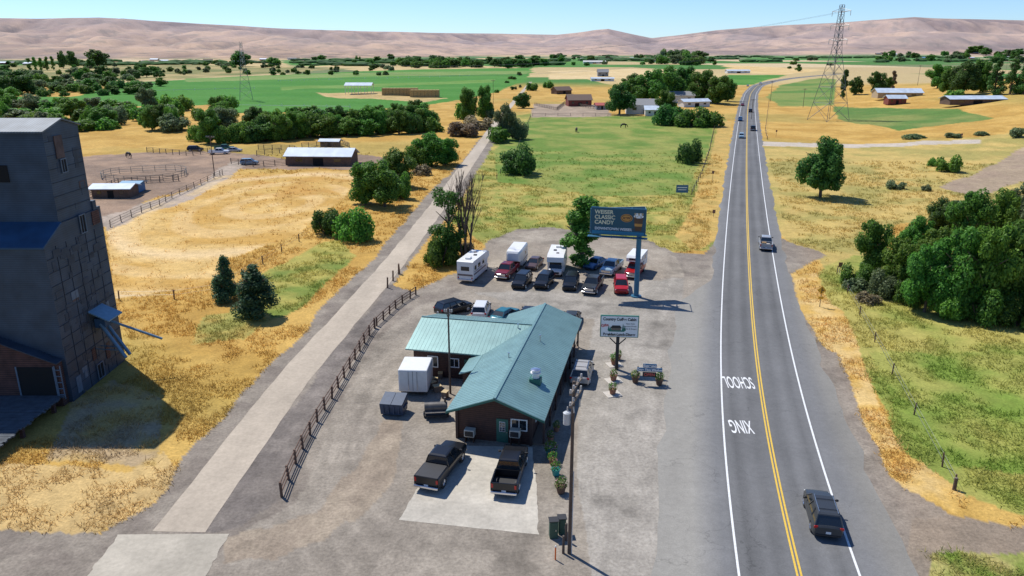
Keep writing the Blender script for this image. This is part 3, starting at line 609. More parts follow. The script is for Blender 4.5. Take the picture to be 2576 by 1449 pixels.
def car(kind,pn,loc,head,label,cat,group=None,roof_rack=False,cargo=False):
    p=PN[pn];rz=math.atan2(-head[0],head[1]);nm={'suv':'suv','sedan':'car','pickup':'pickup_truck','covered':'pickup_truck','camper':'pickup_truck'}[kind]
    t=thing(nm,loc,rz,label,cat,group)
    if kind=='suv':
        b=MB();shell(b,[(2.42,.42,.72,.72),(2.32,.3,.88,.86),(1.9,.22,.99,.93),(1.15,.22,1.06,.95),(-2.0,.22,1.08,.95),(-2.32,.3,1.06,.9),(-2.42,.42,.95,.84)],p);b.box((0,2.36,.5),(1.3,.12,.2),blk,bev=.03);b.box((0,-2.4,.42),(1.6,.1,.16),blk,bev=.03);b.obj("body",t,True)
        cabin(t,p,1.3,-2.3,.5,-1.95,1.05,1.66,.87,.68,4);lights(t,2.3,-2.38,.93,.76,.96)
        if roof_rack:
            b=MB()
            for s in(-1,1):b.cyl((s*.6,.3,1.78),(s*.6,-1.8,1.78),.025,.025,5,chrome)
            for y in(-.2,-1.4):b.cyl((-.6,y,1.78),(.6,y,1.78),.02,.02,5,blk)
            b.obj("roof_rack",t)
        ps=[(s*.95,y) for s in(-1,1) for y in(1.5,-1.42)];arches(t,ps,.935,.37);wheels(t,ps,.37)
    elif kind=='sedan':
        b=MB();shell(b,[(2.35,.4,.6,.68),(2.25,.28,.74,.84),(1.6,.2,.86,.9),(.95,.2,.92,.91),(-1.7,.2,.96,.91),(-2.2,.26,.92,.85),(-2.35,.4,.82,.76)],p);b.box((0,2.3,.42),(1.2,.1,.16),blk,bev=.03);b.obj("body",t,True)
        cabin(t,p,1.1,-1.85,.3,-1.15,.9,1.37,.82,.6,3);lights(t,2.22,-2.3,.88,.64,.8)
        ps=[(s*.9,y) for s in(-1,1) for y in(1.42,-1.38)];arches(t,ps,.89,.33);wheels(t,ps,.33)
    else:
        b=MB();shell(b,[(2.95,.5,1.0,.85),(2.85,.42,1.12,.95),(2.2,.36,1.18,.98),(1.4,.36,1.22,.98),(-.95,.36,1.24,.98),(-1.0,.36,1.24,.98)],p);b.box((0,2.94,.82),(1.3,.08,.36),chrome if pn!='black' else blk,bev=.03);b.box((0,3.0,.5),(1.85,.16,.22),chrome,bev=.05);b.obj("body",t,True)
        cabin(t,p,1.5,-.92,.8,-.78,1.2,1.83,.9,.7,3)
        bb=MB()
        for s in(-1,1):bb.box((s*.93,-1.97,.9),(.12,1.92,.72),p,bev=.03)
        bb.box((0,-2.93,.92),(1.74,.09,.7),p,bev=.02);bb.box((0,-1.97,.62),(1.74,1.92,.08),blk);bb.box((0,-1.06,.92),(1.74,.06,.66),p);bb.box((0,-2.2,.5),(1.9,1.5,.2),blk);bb.obj("truck_bed",t)
        b=MB();b.box((0,-3.06,.52),(1.9,.16,.2),chrome,bev=.04);b.obj("bumper",t)
        lights(t,2.88,-2.95,.96,.95,1.0,vert=True)
        if kind=='covered':
            b=MB();b.box((0,-1.98,1.28),(1.8,1.9,.05),blk,bev=.02);b.obj("bed_cover",t)
        if cargo:
            b=MB();b.box((-.3,-1.6,.95),(.7,.6,.55),gwood_c,bev=.04);b.obj("cargo_box",t);b=MB();b.box((.3,-2.2,.9),(.6,.9,.4),cargo_w,bev=.06);b.obj("cargo_bag",t)
        if kind=='camper':
            wp=mat("camper_white",(.72,.72,.7),.4,var=.05);b=MB();b.extx([(-3.3,1.0),(-3.3,2.95),(1.0,3.0),(1.35,2.7),(1.2,2.15),(-.9,2.0),(-.9,1.3)],-1.08,1.08,wp);b.obj("camper_body",t)
            b=MB();b.box((0,1.24,2.55),(1.3,.2,.35),glass)
            for s in(-1,1):b.box((s*1.085,-1.6,2.3),(.02,.9,.5),glass);b.box((s*1.085,.3,2.5),(.02,.6,.35),glass)
            b.obj("camper_window",t);b=MB();b.box((0,-1.4,3.05),(.6,.9,.16),wp,bev=.04);b.obj("roof_vent",t)
        ps=[(s*.98,y) for s in(-1,1) for y in(1.95,-1.9)];arches(t,ps,.965,.42);wheels(t,ps,.42,.28)
    return t
gwood_c=mat("cargo_brown",(.35,.22,.1),.8);cargo_w=mat("cargo_pale",(.55,.5,.42),.8)
def GP(u,v): x,y,z,_=G(u,v);return (x,y,z+.015)
def hdir(y):
    i=int(np.argmin(np.abs(HR[:,1]-y)));d=HR[min(i+3,len(HR)-1)]-HR[max(i-3,0)];d=d/np.hypot(*d);return (d[0],d[1])
def onroad(kind,pn,u,v,away,label,cat,**k):
    L=GP(u,v);d=hdir(L[1]);
    if not away:d=(-d[0],-d[1])
    return car(kind,pn,L,d,label,cat,"traffic on the highway",**k)
onroad('suv','darkgrey',2065,1308,True,"dark grey suv driving away on the highway","car",roof_rack=True)
onroad('pickup','silver',1925,622,True,"silver pickup with cargo in bed driving away","pickup truck",cargo=True)
onroad('suv','lightblue',1865,347,False,"pale blue suv driving toward the cabin","car");onroad('pickup','darkgrey',1894,328,True,"dark pickup driving away on highway","pickup truck")
onroad('suv','blue',1862,304,False,"dark blue suv on highway","car");onroad('suv','black',1888,282,True,"black suv driving on highway","car");onroad('sedan','maroon',1868,266,False,"maroon car driving on highway","car");onroad('pickup','white',1913,212,False,"white truck on highway bend","truck");onroad('sedan','silver',1881,217,False,"silver car on highway bend","car")
G1="vehicles parked at the cabin"
PK=[('covered','black',1112,1188,(.30,.95),"black pickup with bed cover on concrete slab","pickup truck"),('pickup','black',1284,1200,(.16,.98),"black pickup with open bed before the cabin","pickup truck"),
('suv','beige',1464,950,(.2,.98),"silver beige suv with roof rack beside cabin porch","car"),
('suv','black',1313,718,(-.28,-.96),"black suv in front parking row","car"),('suv','black',1369,718,(-.3,-.95),"black suv with dark glass in parking row","car"),('suv','black',1436,722,(-.2,-.98),"small black suv in parking row","car"),
('pickup','darkgrey',1491,728,(-.3,-.95),"grey pickup with cargo in parking row","pickup truck"),('suv','red',1562,730,(-.1,-1),"red car parked near billboard pole","car"),
('pickup','maroon',1276,692,(-.3,-.95),"maroon pickup towing white trailer","pickup truck"),('sedan','brown',1344,672,(-.3,-.95),"brown car between trailer and motorhome","car"),
('sedan','blue',1497,672,(-.55,-.83),"dark blue car beside narrow tree","car"),('pickup','lightblue',1538,684,(-.4,-.92),"light blue and white pickup in parking row","pickup truck"),('camper','red',1597,690,(-.35,-.94),"red pickup carrying white slide-in camper","pickup truck"),
('suv','black',1142,786,(.75,.66),"black suv parked behind cabin wing","car"),('suv','white',1211,792,(.1,1),"white suv parked behind cabin wing","car"),('sedan','teal',1270,803,(.5,.86),"teal car parked behind cabin roof","car"),('sedan','black',1330,800,(.3,.95),"dark car parked behind cabin","car"),
('sedan','darkgrey',1438,812,(.2,.98),"dark car parked at far end of cabin","car")]
for k,pn,u,v,hd,lb,ct in PK:
    t=car(k,pn,(*flat(u,v),.012),hd,lb,ct,G1,roof_rack=(pn=='beige'),cargo=(lb.startswith('grey pickup')))
G2="farm vehicles"
for k,pn,u,v,hd,lb in [('suv','black',492,380,(1,.1),"black suv at farmyard fence"),('pickup','white',552,388,(1,.1),"white pickup in farmyard"),('pickup','green',565,378,(1,.2),"green pickup in farmyard"),('sedan','silver',590,382,(1,.1),"silver car in farmyard"),('suv','lightblue',628,414,(1,.1),"pale blue van by corral fence")]:
    car(k,pn,GP(u,v),hd,lb,"car" if k!='pickup' else "pickup truck",G2)
rvw=mat("rv_white",(.74,.73,.70),.35,var=.06,scale=1.5);rvs=mat("rv_stripe",(.16,.12,.11),.4);rvb=mat("rv_stripe_blue",(.08,.16,.3),.4)
def rv(loc,head,label,L=7.6,stripe_m=rvs,hgt=3.15):
    t=thing("motorhome",loc,math.atan2(-head[0],head[1]),label,"motorhome",G1);y0=-L/2;y1=L/2
    b=MB();b.extx([(y0,.5),(y0,hgt-.1),(y0+.15,hgt),(y1-1.2,hgt),(y1-.5,hgt-.25),(y1-.45,hgt-.95),(y1-1.3,hgt-1.1),(y1-1.5,.5)],-1.18,1.18,rvw);b.obj("body",t)
    b=MB();shell(b,[(y1-1.6,.4,1.2,.98),(y1-.6,.4,1.15,.96),(y1-.1,.42,1.0,.9),(y1,.5,.85,.8)],rvw);b.box((0,y1-.03,.7),(1.2,.1,.3),blk);b.obj("cab",t,True)
    b=MB();b.loft([[(-.9,y1-1.55,1.1),(.9,y1-1.55,1.1),(.9,y1-.65,1.15),(-.9,y1-.65,1.15)],[(-.8,y1-1.55,2.05),(.8,y1-1.55,2.05),(.8,y1-1.15,2.05),(-.8,y1-1.15,2.05)]],glass);b.obj("windshield",t)
    for s in(-1,1):
        for yy,w_ in((y0+1,.8),(y0+2.6,1.0),(y0+4.4,.8)):
            b=MB();b.box((s*1.185,yy,2.1),(.02,w_,.6),glass);b.obj("window",t)
    b=MB();b.box((0,y0-.01,2.1),(1.2,.02,.6),glass);b.obj("window",t)
    b=MB()
    for s in(-1,1):b.box((s*1.183,y0+2.9,1.25),(.02,5.2,.22),stripe_m);b.box((s*1.184,y0+2.2,1.6),(.02,3.4,.1),stripe_m)
    b.box((0,y0-.012,1.2),(2.2,.02,.25),stripe_m);b.obj("stripe",t)
    for c_,d_,m_ in (((0,y0+1.5,hgt+.12),(.7,.9,.24),rvw),((.3,y0+3.5,hgt+.06),(.45,.45,.12),blk),((-.2,y0+5,hgt+.05),(.4,.4,.1),rvs)):
        b=MB();b.box(c_,d_,m_,bev=.03);b.obj("roof_vent",t)
    for s in(-1,1):
        b=MB();b.box((s*.75,y1-.02,.85),(.25,.06,.16),hl);b.obj("headlight",t);b=MB();b.box((s*1.0,y0-.02,.8),(.15,.04,.25),red_l);b.obj("tail_light",t)
    b=MB();b.box((0,y0-.08,.5),(2.2,.14,.2),chrome,bev=.03);b.obj("bumper",t)
    wheels(t,[(s*1.0,y) for s in(-1,1) for y in(y1-1.0,y0+2.1)],.4,.3)
rv((*flat(1193,694),.012),(.28,.96),"white motorhome with dark stripes at gravel edge")
rv((*flat(1401,682),.012),(-.15,-.99),"older white cab-over motorhome in parking row",7.,rvb,3.1)
x,y=flat(1300,668);t=thing("travel_trailer",(x,y,.012),math.atan2(.2,-.98),"white enclosed fifth-wheel trailer behind maroon pickup","trailer",G1)
b=MB();b.loft([[(sx*a,yy,z) for sx,z in((-1,zb),(-1,zt-.25),(-.85,zt),(.85,zt),(1,zt-.25),(1,zb))] for a,yy,zb,zt in((1.05,-2.9,.6,2.7),(1.15,-2.7,.45,2.95),(1.15,1.4,.45,2.95),(1.15,1.5,1.3,2.95),(1.0,2.7,1.35,2.85),(.8,2.9,1.5,2.6))],rvw);b.obj("body",t)
for s in(-1,1):
    b=MB();b.box((s*1.155,-1,1.9),(.02,1.,.5),glass);b.obj("window",t);b=MB();b.box((s*1.155,-1.,1.1),(.02,4,.12),rvs);b.obj("stripe",t)
wheels(t,[(s*1.1,y_) for s in(-1,1) for y_ in(-.5,-1.4)],.36)
# ---------------- cabin ----------------
roofm=mat("green_metal_roof",(.195,.325,.31),.42,.3,var=.15,scale=.7);roofd=mat("green_metal_rib",(.17,.29,.275),.42,.3);logm=mat("red_brown_logs",(.075,.032,.023),.7,var=.25,scale=3,wave=('Z',1.7,.45),bump=.4);trim=mat("green_trim",(.02,.12,.09),.5);winf=mat("window_frame_white",(.7,.7,.68),.5);logend=mat("log_trim_dark",(.05,.026,.02),.7)
ax=math.atan2(-.21,.978)
cab=thing("log_cabin_cafe",(-1.4,54.35,0),ax,"log cabin restaurant with green metal roof","building")
def gable(mb,hw,y0,y1,ze,zr,m,rib,th=.12,ribs=.38,side=(-1,1)):
    for s in side:
        mb.loft([[(0,y0,zr),(s*hw,y0,ze),(s*hw,y0,ze-th),(0,y0,zr-th)],[(0,y1,zr),(s*hw,y1,ze),(s*hw,y1,ze-th),(0,y1,zr-th)]],m)
        y=y0+.08
        while y<y1:
            mb.loft([[(0,y-.008,zr+.016),(s*hw,y-.008,ze+.016),(s*hw,y+.008,ze+.016),(0,y+.008,zr+.016)],[(0,y-.018,zr-.01),(s*hw,y-.018,ze-.01),(s*hw,y+.018,ze-.01),(0,y+.018,zr-.01)]],rib);y+=ribs
    mb.box((0,(y0+y1)/2,zr+.03),(.24,y1-y0,.05),rib)
b=MB();gable(b,4.05,0,23.9,3.0,4.55,roofm,roofd)
b.M=Matrix.Translation((0,17.2,0))@Matrix.Rotation(math.pi/2,4,'Z');gable(b,5.25,0,11.8,3.0,4.5,roofm,roofd);b.M=Matrix()
roof=b.obj("roof",cab)
b=MB();b.loft([[(-4.0,8.2,3.05),(-5.3,8.2,2.6),(-5.3,8.2,2.5),(-4.0,8.2,2.93)],[(-4.0,12.6,3.05),(-5.3,12.6,2.6),(-5.3,12.6,2.5),(-4.0,12.6,2.93)]],roofm);b.obj("side_entry_roof",cab)
v_=MB();v_.box((2.3,5.6,3.8),(.95,.95,.6),trim);v_.cyl((2.3,5.6,4.0),(2.3,5.6,4.5),.33,.33,14,rvw);v_.cyl((2.3,5.6,4.5),(2.3,5.6,4.6),.46,.46,14,rvw);v_.cyl((2.3,5.6,4.6),(2.3,5.6,4.85),.32,.36,14,rvw);v_.cyl((2.3,5.6,4.85),(2.3,5.6,4.92),.44,.25,14,chrome);o=v_.obj("roof_exhaust_fan",roof,True)
for px_,py_ in ((-1.5,16.5),(1.2,14.),(-.8,9.)):
    b=MB();b.cyl((px_,py_,3.7),(px_,py_,4.65),.06,.06,8,chrome);b.cyl((px_,py_,4.65),(px_,py_,4.72),.1,.1,8,chrome);b.obj("vent_pipe",roof)
b=MB()
b.ext([(-3.45,0),(-3.45,3.08),(0,4.38),(2.7,3.37),(2.7,0)],1.3,23.2,logm)
b.M=Matrix.Translation((0,17.2,0))@Matrix.Rotation(math.pi/2,4,'Z');b.ext([(-4.6,0),(-4.6,3.0),(0,4.33),(4.6,3.0),(4.6,0)],3.5,11.2,logm);b.M=Matrix()
b.box((-4.2,10.4,1.3),(1.6,3.9,2.6),logm)
for x_ in(-3.5,2.75):b.box((x_,1.25,1.55),(.22,.22,3.1),logend)
b.obj("wall",cab)
for yy in np.arange(1.5,24,3.1):
    b=MB();b.box((3.75,yy,1.45),(.16,.16,2.9),logend);b.obj("porch_post",cab)
b=MB();b.box((3.75,12.5,.95),(.06,21,.08),logend);b.obj("porch_rail",cab)
b=MB();b.box((3.3,12.4,.08),(1.1,22,.16),mat("porch_deck",(.2,.15,.11),.8));b.obj("porch",cab)
def door(px,py,rz=0):
    b=MB(Matrix.Translation((px,py,0))@Matrix.Rotation(rz,4,'Z'));b.box((0,-.03,1.08),(.98,.08,2.1),trim);b.box((0,-.085,1.45),(.5,.03,.9),winf);b.box((0,-.11,1.45),(.42,.03,.8),glass)
    for k in(-.07,.07):b.box((k,-.13,1.45),(.02,.02,.8),winf)
    for k in(1.25,1.45,1.65):b.box((0,-.132,k),(.42,.02,.02),winf)
    o=b.obj("door",cab);b=MB(Matrix.Translation((px,py,0)));b.cyl((.4,-.08,1.0),(.4,-.16,1.0),.04,.04,8,chrome);b.obj("handle",o)
def window(px,py,w_,h_,z_,par=cab,M=Matrix()):
    b=MB(M@Matrix.Translation((px,py,z_)));b.box((0,-.02,0),(w_,.05,h_),glass);o=b.obj("window",par)
    b=MB(M@Matrix.Translation((px,py,z_)))
    for s in(-1,1):b.box((s*w_/2,-.05,0),(.09,.09,h_+.09),winf);b.box((0,-.05,s*h_/2),(w_-.09,.088,.09),winf)
    b.box((0,-.052,0),(.05,.06,h_-.09),winf);b.obj("frame",o)
door(.35,1.3);window(1.75,1.3,1.3,.95,1.75)
window(-9.2,12.55,1.0,1.1,1.65);window(-7.0,12.55,.9,.9,1.7);door(-5.5,12.58)
acm=mat("ac_beige",(.5,.47,.4),.6,var=.1)
def ac(px,py,z_):
    b=MB();b.box((px,py,z_),(.85,.65,.65),acm,bev=.04);o=b.obj("air_conditioner",cab);b=MB();b.box((px,py-.33,z_),(.7,.02,.46),blk);b.obj("grille",o);b=MB()
    for s in(-1,1):b.box((px+s*.35,py,z_/2-.2),(.06,.5,z_-.4),logend)
    b.obj("stand",o)
ac(-2.3,.85,.85);ac(1.5,.9,1.2)
M=Matrix.Translation((2.7,0,0))@Matrix.Rotation(math.pi/2,4,'Z')
for yy in(4,8,12,16,20):window(yy,0,1.3,1.0,1.6,cab,M)
b=MB();
for s in(-1,1):b.loft([[(0,-.03,4.5),(s*4.07,-.03,2.95),(s*4.07,-.03,2.78),(0,-.03,4.33)],[(0,-.005,4.5),(s*4.07,-.005,2.95),(s*4.07,-.005,2.78),(0,-.005,4.33)]],trim)
b.obj("fascia",cab)
# ---------------- grain elevator ----------------
sid=mat("galvanised_siding",(.042,.066,.10),.6,.1,var=.38,scale=.5,wave=('Z',1.6,.22));sid2=mat("siding_blue",(.02,.065,.13),.6,.1,var=.3,scale=.6);sid3=mat("siding_darker",(.030,.045,.068),.65,.1,var=.35,scale=.6);seam=mat("siding_seam",(.018,.024,.034),.8);rust=mat("rusty_boards",(.10,.045,.036),.85,var=.4,scale=1.5,wave=('Z',1.5,.5));rust2=mat("rust_stain",(.085,.055,.048),.8,var=.5,scale=1.2);rfg=mat("grey_tin_roof",(.14,.165,.19),.6,.1,var=.3,scale=.8,wave=('X',1.2,.3));pale=mat("pale_siding_patch",(.11,.15,.20),.6,.1,var=.2);dk=mat("dark_opening",(.008,.008,.008),.95);deckm=mat("weathered_deck",(.095,.11,.125),.85,var=.35,scale=1.6,wave=('Y',2.2,.55))
ev=thing("grain_elevator",(-40.3,63,0),0,"tall old tin-clad grain elevator with stepped roofs","building")
b=MB();b.extx([(0,0),(0,14.6),(3.1,16.1),(8.6,16.1),(8.6,17.0),(9.2,17.0),(9.2,16.3),(9.8,16.3),(9.8,0)],-15,0,sid);b.extx([(3.0,15.5),(3.0,24.1),(5.9,24.85),(8.6,24.2),(8.6,15.5)],-15,-.15,sid)
R=random.Random(4)
for i in range(70):
    y_=R.uniform(.6,8.9);z_=R.uniform(.8,14);b.box((.008+i*.0004,y_,z_),(.02,R.uniform(.5,1.2),R.uniform(.5,.9)),R.choice([sid,sid3,pale if R.random()<.12 else sid3,sid,rust2 if R.random()<.25 else sid3]))
for i in range(12):
    y_=R.uniform(3.6,8.);z_=R.uniform(17,23.5);b.box((-.142+i*.0004,y_,z_),(.02,R.uniform(.5,1.2),R.uniform(.5,.9)),R.choice([sid,sid3,sid3,rust2]))
for k in range(1,12):b.box((.02,4.9,k*1.22),(.045,9.7,.035),seam)
for k in range(1,6):b.box((.021,k*1.62,7.2),(.043,.03,14.3),seam)
for k in range(6):b.box((-.13,5.8,17.2+k*1.2),(.045,5.5,.035),seam)
b.obj("wall",ev)
b=MB();b.extx([(2.7,24.02),(5.9,24.9),(8.8,24.15),(8.8,24.27),(5.9,25.04),(2.7,24.16)],-15.1,.05,rfg);b.extx([(-.25,14.5),(-.25,14.66),(2.98,16.22),(2.98,16.06)],-15.1,.1,sid2);b.obj("roof",ev)
for c_,d_,m_ in (((.045,1.3,1.2),(.03,.8,1.6),pale),((.045,2.6,1.6),(.03,.5,.7),pale)):
    b=MB();b.box(c_,d_,m_);b.obj("siding_patch",ev)
for c_,d_,m_ in (((.03,8.7,15.4),(.08,1.3,1.3),rust),((-.09,5.,22.6),(.08,1.2,2.0),rust2),((.055,4.4,2.9),(.04,.6,1.2),rust),((.055,6.8,2.1),(.04,.7,1.2),rust)):
    b=MB();b.box(c_,d_,m_);b.obj("rusty_panel",ev)
def ewin(y_,z_,w_=.9,h_=1.7,xo=0.045):
    b=MB();b.box((xo+.01,y_,z_),(.04,w_,h_),dk);o=b.obj("window",ev);b=MB()
    for s in(-1,1):b.box((xo+.05,y_+s*w_/2,z_),(.08,.09,h_+.1),pale);b.box((xo+.05,y_,z_+s*h_/2),(.078,w_-.09,.09),pale)
    b.box((xo+.05,y_,z_),(.05,.05,h_-.1),pale);b.obj("frame",o)
ewin(5.2,20.9,.8,1.2,-.1);ewin(6.3,15.3,.9,1.7);ewin(5.0,.95,1.1,1.5)
b=MB();b.box((-4.2,2.96,20.5),(.9,.05,1.5),dk);b.obj("window",ev)
b=MB();b.ext([(-18,0),(-18,11.5),(-.35,4.1),(-.35,0)],-.9,-.01,rust);b.obj("annex_wall",ev)
b=MB();b.loft([[(-18,-1.1,11.6),(-.2,-1.1,4.15),(-.2,-1.1,4.24),(-18,-1.1,11.69)],[(-18,-.01,11.6),(-.2,-.01,4.15),(-.2,-.01,4.24),(-18,-.01,11.69)]],sid3);b.obj("annex_roof",ev)
b=MB();b.box((-2.3,-.94,2.35),(3.2,.06,3.0),dk);b.box((-3.97,-.97,2.35),(.14,.08,3.1),pale);b.box((-.63,-.97,2.35),(.14,.08,3.1),pale);b.obj("loading_door",ev)
b=MB()
for k in range(5):b.box((-.25,-1.02,1.2+k*.6),(.5,.06,.07),pale)
for s in(-.5,0):b.box((s,-1.02,2.4),(.07,.07,3.2),pale)
b.obj("ladder",ev)
b=MB()
for k in range(36):
    yk=-1.15-k*.3;b.box((-9.3+R.uniform(-.12,.1),yk,1.05+R.uniform(-.015,.015)),(18.4+R.uniform(-.3,.2),.27,.12),deckm)
for j in range(3):b.box((-9.3,-1.8-j*4.3,.9),(18.1,.2,.16),rust)
for k in range(5):
    for j in range(3):b.box((-.5-k*4,-11.2+j*4.5,.42),(.3,.3,.82),rust)
b.box((-9.3,-11.75,.6),(18.2,.1,.5),rust);b.obj("loading_dock",ev)
b=MB();b.loft([[(0.05,4.6,7.0),(0.05,7.2,7.0),(0.05,7.2,7.12),(0.05,4.6,7.12)],[(1.9,4.6,6.1),(1.9,7.2,6.1),(1.9,7.2,6.22),(1.9,4.6,6.22)]],mat("awning_blue",(.16,.27,.35),.5,.3));b.box((.6,5.9,5.7),(1.,1.2,.9),sid2);o=b.obj("awning",ev)
pm=mat("chute_pipe",(.17,.27,.34),.45,.5)
for a_,c_,r_ in (((.6,5.4,5.6),(3.3,4.0,2.7),.16),((.6,6.2,5.6),(3.3,4.8,2.7),.16),((.8,6.5,5.6),(5.6,6.9,3.5),.12)):
    b=MB();b.cyl(a_,c_,r_,r_,10,pm);b.obj("grain_chute",ev,True)
b=MB()
for dy_ in(0,.8):b.cyl((2.5,4.4+dy_,3.3),(0,5+dy_,3.2),.05,.05,6,pm)
b.obj("chute_brace",ev,True)
# ---------------- fences ----------------
wood=mat("fence_wood",(.13,.075,.05),.85,var=.25,scale=2);gw=mat("grey_wood",(.17,.135,.105),.85,var=.25,scale=2);wire=mat("fence_wire",(.25,.25,.25),.5,.6)
def fence(px,sp,hgt,rails,label,pm=wood,pr=.09,rail_r=.05,world=False,close=False,name="fence"):
    pts=[(p if world else G(*p)[:2]) for p in px]
    if close:pts=pts+[pts[0]]
    q=resample(pts,sp);q=np.vstack([q,pts[-1]]);o0=q[0];z0=float(height(q[:1,0],q[:1,1])[0]);t=thing(name,(o0[0],o0[1],z0),0,label,"fence")
    zz=height(q[:,0],q[:,1])-z0;me=None
    mb=MB();mb.cyl((0,0,-.2),(0,0,hgt),pr,pr*.9,7,pm);me=mb.mesh("post")
    for i,(a,z_) in enumerate(zip(q,zz)):
        if i<100:
            k=bpy.data.objects.new("post",me);COL.objects.link(k);k.parent=t;k.location=(a[0]-o0[0],a[1]-o0[1],z_)
            k.rotation_euler=(random.uniform(-.05,.05),random.uniform(-.05,.05),random.uniform(0,3))
    for f in rails:
        mb=MB()
        for i in range(len(q)-1):
            a=q[i]-o0;c=q[i+1]-o0;mb.cyl((a[0],a[1],zz[i]+hgt*f+random.uniform(-.04,.04)),(c[0],c[1],zz[i+1]+hgt*f+random.uniform(-.04,.04)),rail_r,rail_r,5 if rail_r>.02 else 3,pm if rail_r>.02 else wire)
        mb.obj("rail",t)
    return t
fence([(709,1250),(735,1185),(770,1112),(800,1058),(832,1008),(868,948),(903,888),(925,850),(943,825)],2.3,1.25,(.3,.6,.92),"brown wooden rail fence along trail edge",pr=.11)
fence([(948,820),(975,795),(1005,768),(1046,742)],2.1,1.15,(.3,.6,.92),"brown wooden rail fence at lot corner",pr=.11)
fence([(975,724),(990,705),(1005,688)],3.2,1.5,(.5,),"short post and cable barrier by trail",rail_r=.015,pr=.12)
fence([(1740,490),(1765,440),(1785,380),(1800,310)],6,1.3,(.4,.9),"wire pasture fence beside highway",pr=.1,rail_r=.018)
fence([(300,755),(525,752),(700,640),(830,560)],7,1.3,(.5,.9),"wire fence beside dry field",rail_r=.012)
fence([(278,572),(400,518),(430,500),(560,440)],4,1.4,(.3,.6,.95),"weathered rail fence along farm lane",gw,rail_r=.035)
fence([(1250,450),(1300,380),(1335,295)],8,1.3,(.5,.9),"wire pasture fence near trail",rail_r=.012)
fence([(1340,292),(1500,292),(1640,296),(1660,305)],6,1.4,(.4,.9),"wooden paddock fence by farmstead",gw,rail_r=.05)
fence([(2105,690),(2200,860),(2400,1230)],9,1.2,(.5,.9),"wire fence on grassy bank",rail_r=.01,pr=.07)
fence([(1935,250),(1925,330),(1930,352)],10,1.3,(.5,.9),"wire fence on bank beyond highway",rail_r=.015)
for pts,lb in [([(582,412),(640,420),(735,414)],"wooden corral fence with wagon"),([(646,392),(700,385),(760,392),(740,378),(650,376)],"grey wooden cattle corral panels"),([(735,392),(830,372),(880,372),(860,362),(760,372)],"grey wooden cattle corral panels"),([(215,500),(300,465),(450,455)],"weathered farmyard plank fence"),([(200,478),(260,492)],"weathered farmyard plank fence"),([(370,383),(480,392),(530,384)],"weathered farmyard plank fence"),([(1345,265),(1400,278),(1420,262),(1500,275)],"grey paddock corral panels")]:
    fence(pts,3.,1.6,(.25,.5,.75,.98),lb,gw,pr=.11,rail_r=.06)
x,y,z,_=G(365,445);fence([(x+10*math.cos(k*.524),y+10*math.sin(k*.524)) for k in range(12)],2.9,1.6,(.25,.6,.98),"round metal pipe riding pen",mat("pen_pipe",(.12,.14,.13),.6),pr=.06,rail_r=.045,world=True,close=True,name="round_pen")
irm=mat("irrigation_pipe",(.6,.6,.6),.4,.5)
for (u0,v0),(u1,v1) in (((600,268),(880,272)),((700,205),(1180,192)),((330,232),(640,224))):
    a=G(u0,v0);c=G(u1,v1);A_=Vector(a[:3]);C_=Vector(c[:3]);L_=(C_-A_).length;n=min(30,int(L_/13));t=thing("irrigation_line",A_,0,"wheeled irrigation pipe line across green field","irrigation pipe")
    b=MB();b.cyl((0,0,.9),(C_-A_)+Vector((0,0,.9)),.09,.09,5,irm);b.obj("pipe",t)
    d=(C_-A_).normalized();wb=MB();
    e=Vector((d.y,-d.x,0))
    for k in range(10):
        q,q2=k*.6283,(k+1)*.6283;wb.cyl(e*math.cos(q)*.9+Vector((0,0,.9+math.sin(q)*.9)),e*math.cos(q2)*.9+Vector((0,0,.9+math.sin(q2)*.9)),.05,.05,4,irm,False);wb.cyl((0,0,.9),e*math.cos(q)*.9+Vector((0,0,.9+math.sin(q)*.9)),.02,.02,3,irm,False)
    wm_=wb.mesh("wheel")
    for k in range(n+1):
        o=bpy.data.objects.new("wheel",wm_);COL.objects.link(o);o.parent=t;o.location=(C_-A_)*(k/n)
# ---------------- buildings helper ----------------
def bld(u,v,w_,d_,he,hr,rz,wallm,roofmt,label,name="barn",rows=(-.25,.25),open_front=False,ridge='x'):
    x,y,z,_=G(u,v);t=thing(name,(x,y,z-.1),rz,label,"building")
    prof=[(-d_/2,0),(-d_/2,he),(0,hr),(d_/2,he),(d_/2,0)]
    b=MB()
    if open_front:
        for sx in np.linspace(-w_/2,w_/2,5):
            for sy in(-1,1):b.box((sx,sy*d_/2*.96,he/2),(.3,.3,he),wallm)
    else:b.extx(prof,-w_/2,w_/2,wallm)
    b.obj("wall",t)
    b=MB();e=.6;sl=(hr-he)/(d_/2)
    for s in(-1,1):
        b.loft([[(-w_/2-e,0,hr+.05),(-w_/2-e,s*(d_/2+e),he-sl*e+.05),(-w_/2-e,s*(d_/2+e),he-sl*e+.2),(-w_/2-e,0,hr+.2)],[(w_/2+e,0,hr+.05),(w_/2+e,s*(d_/2+e),he-sl*e+.05),(w_/2+e,s*(d_/2+e),he-sl*e+.2),(w_/2+e,0,hr+.2)]],roofmt)
    b.obj("roof",t)
    if not open_front:
        b=MB();b.box((0,-d_/2-.03,min(1.1,he*.4)),(w_*.16,.06,min(2.2,he*.8)),dk);b.obj("door",t)
        for r_ in rows:
            b=MB();b.box((r_*w_*1.2,-d_/2-.03,he*.6),(w_*.1,.06,he*.3),glass);b.obj("window",t)
    return t
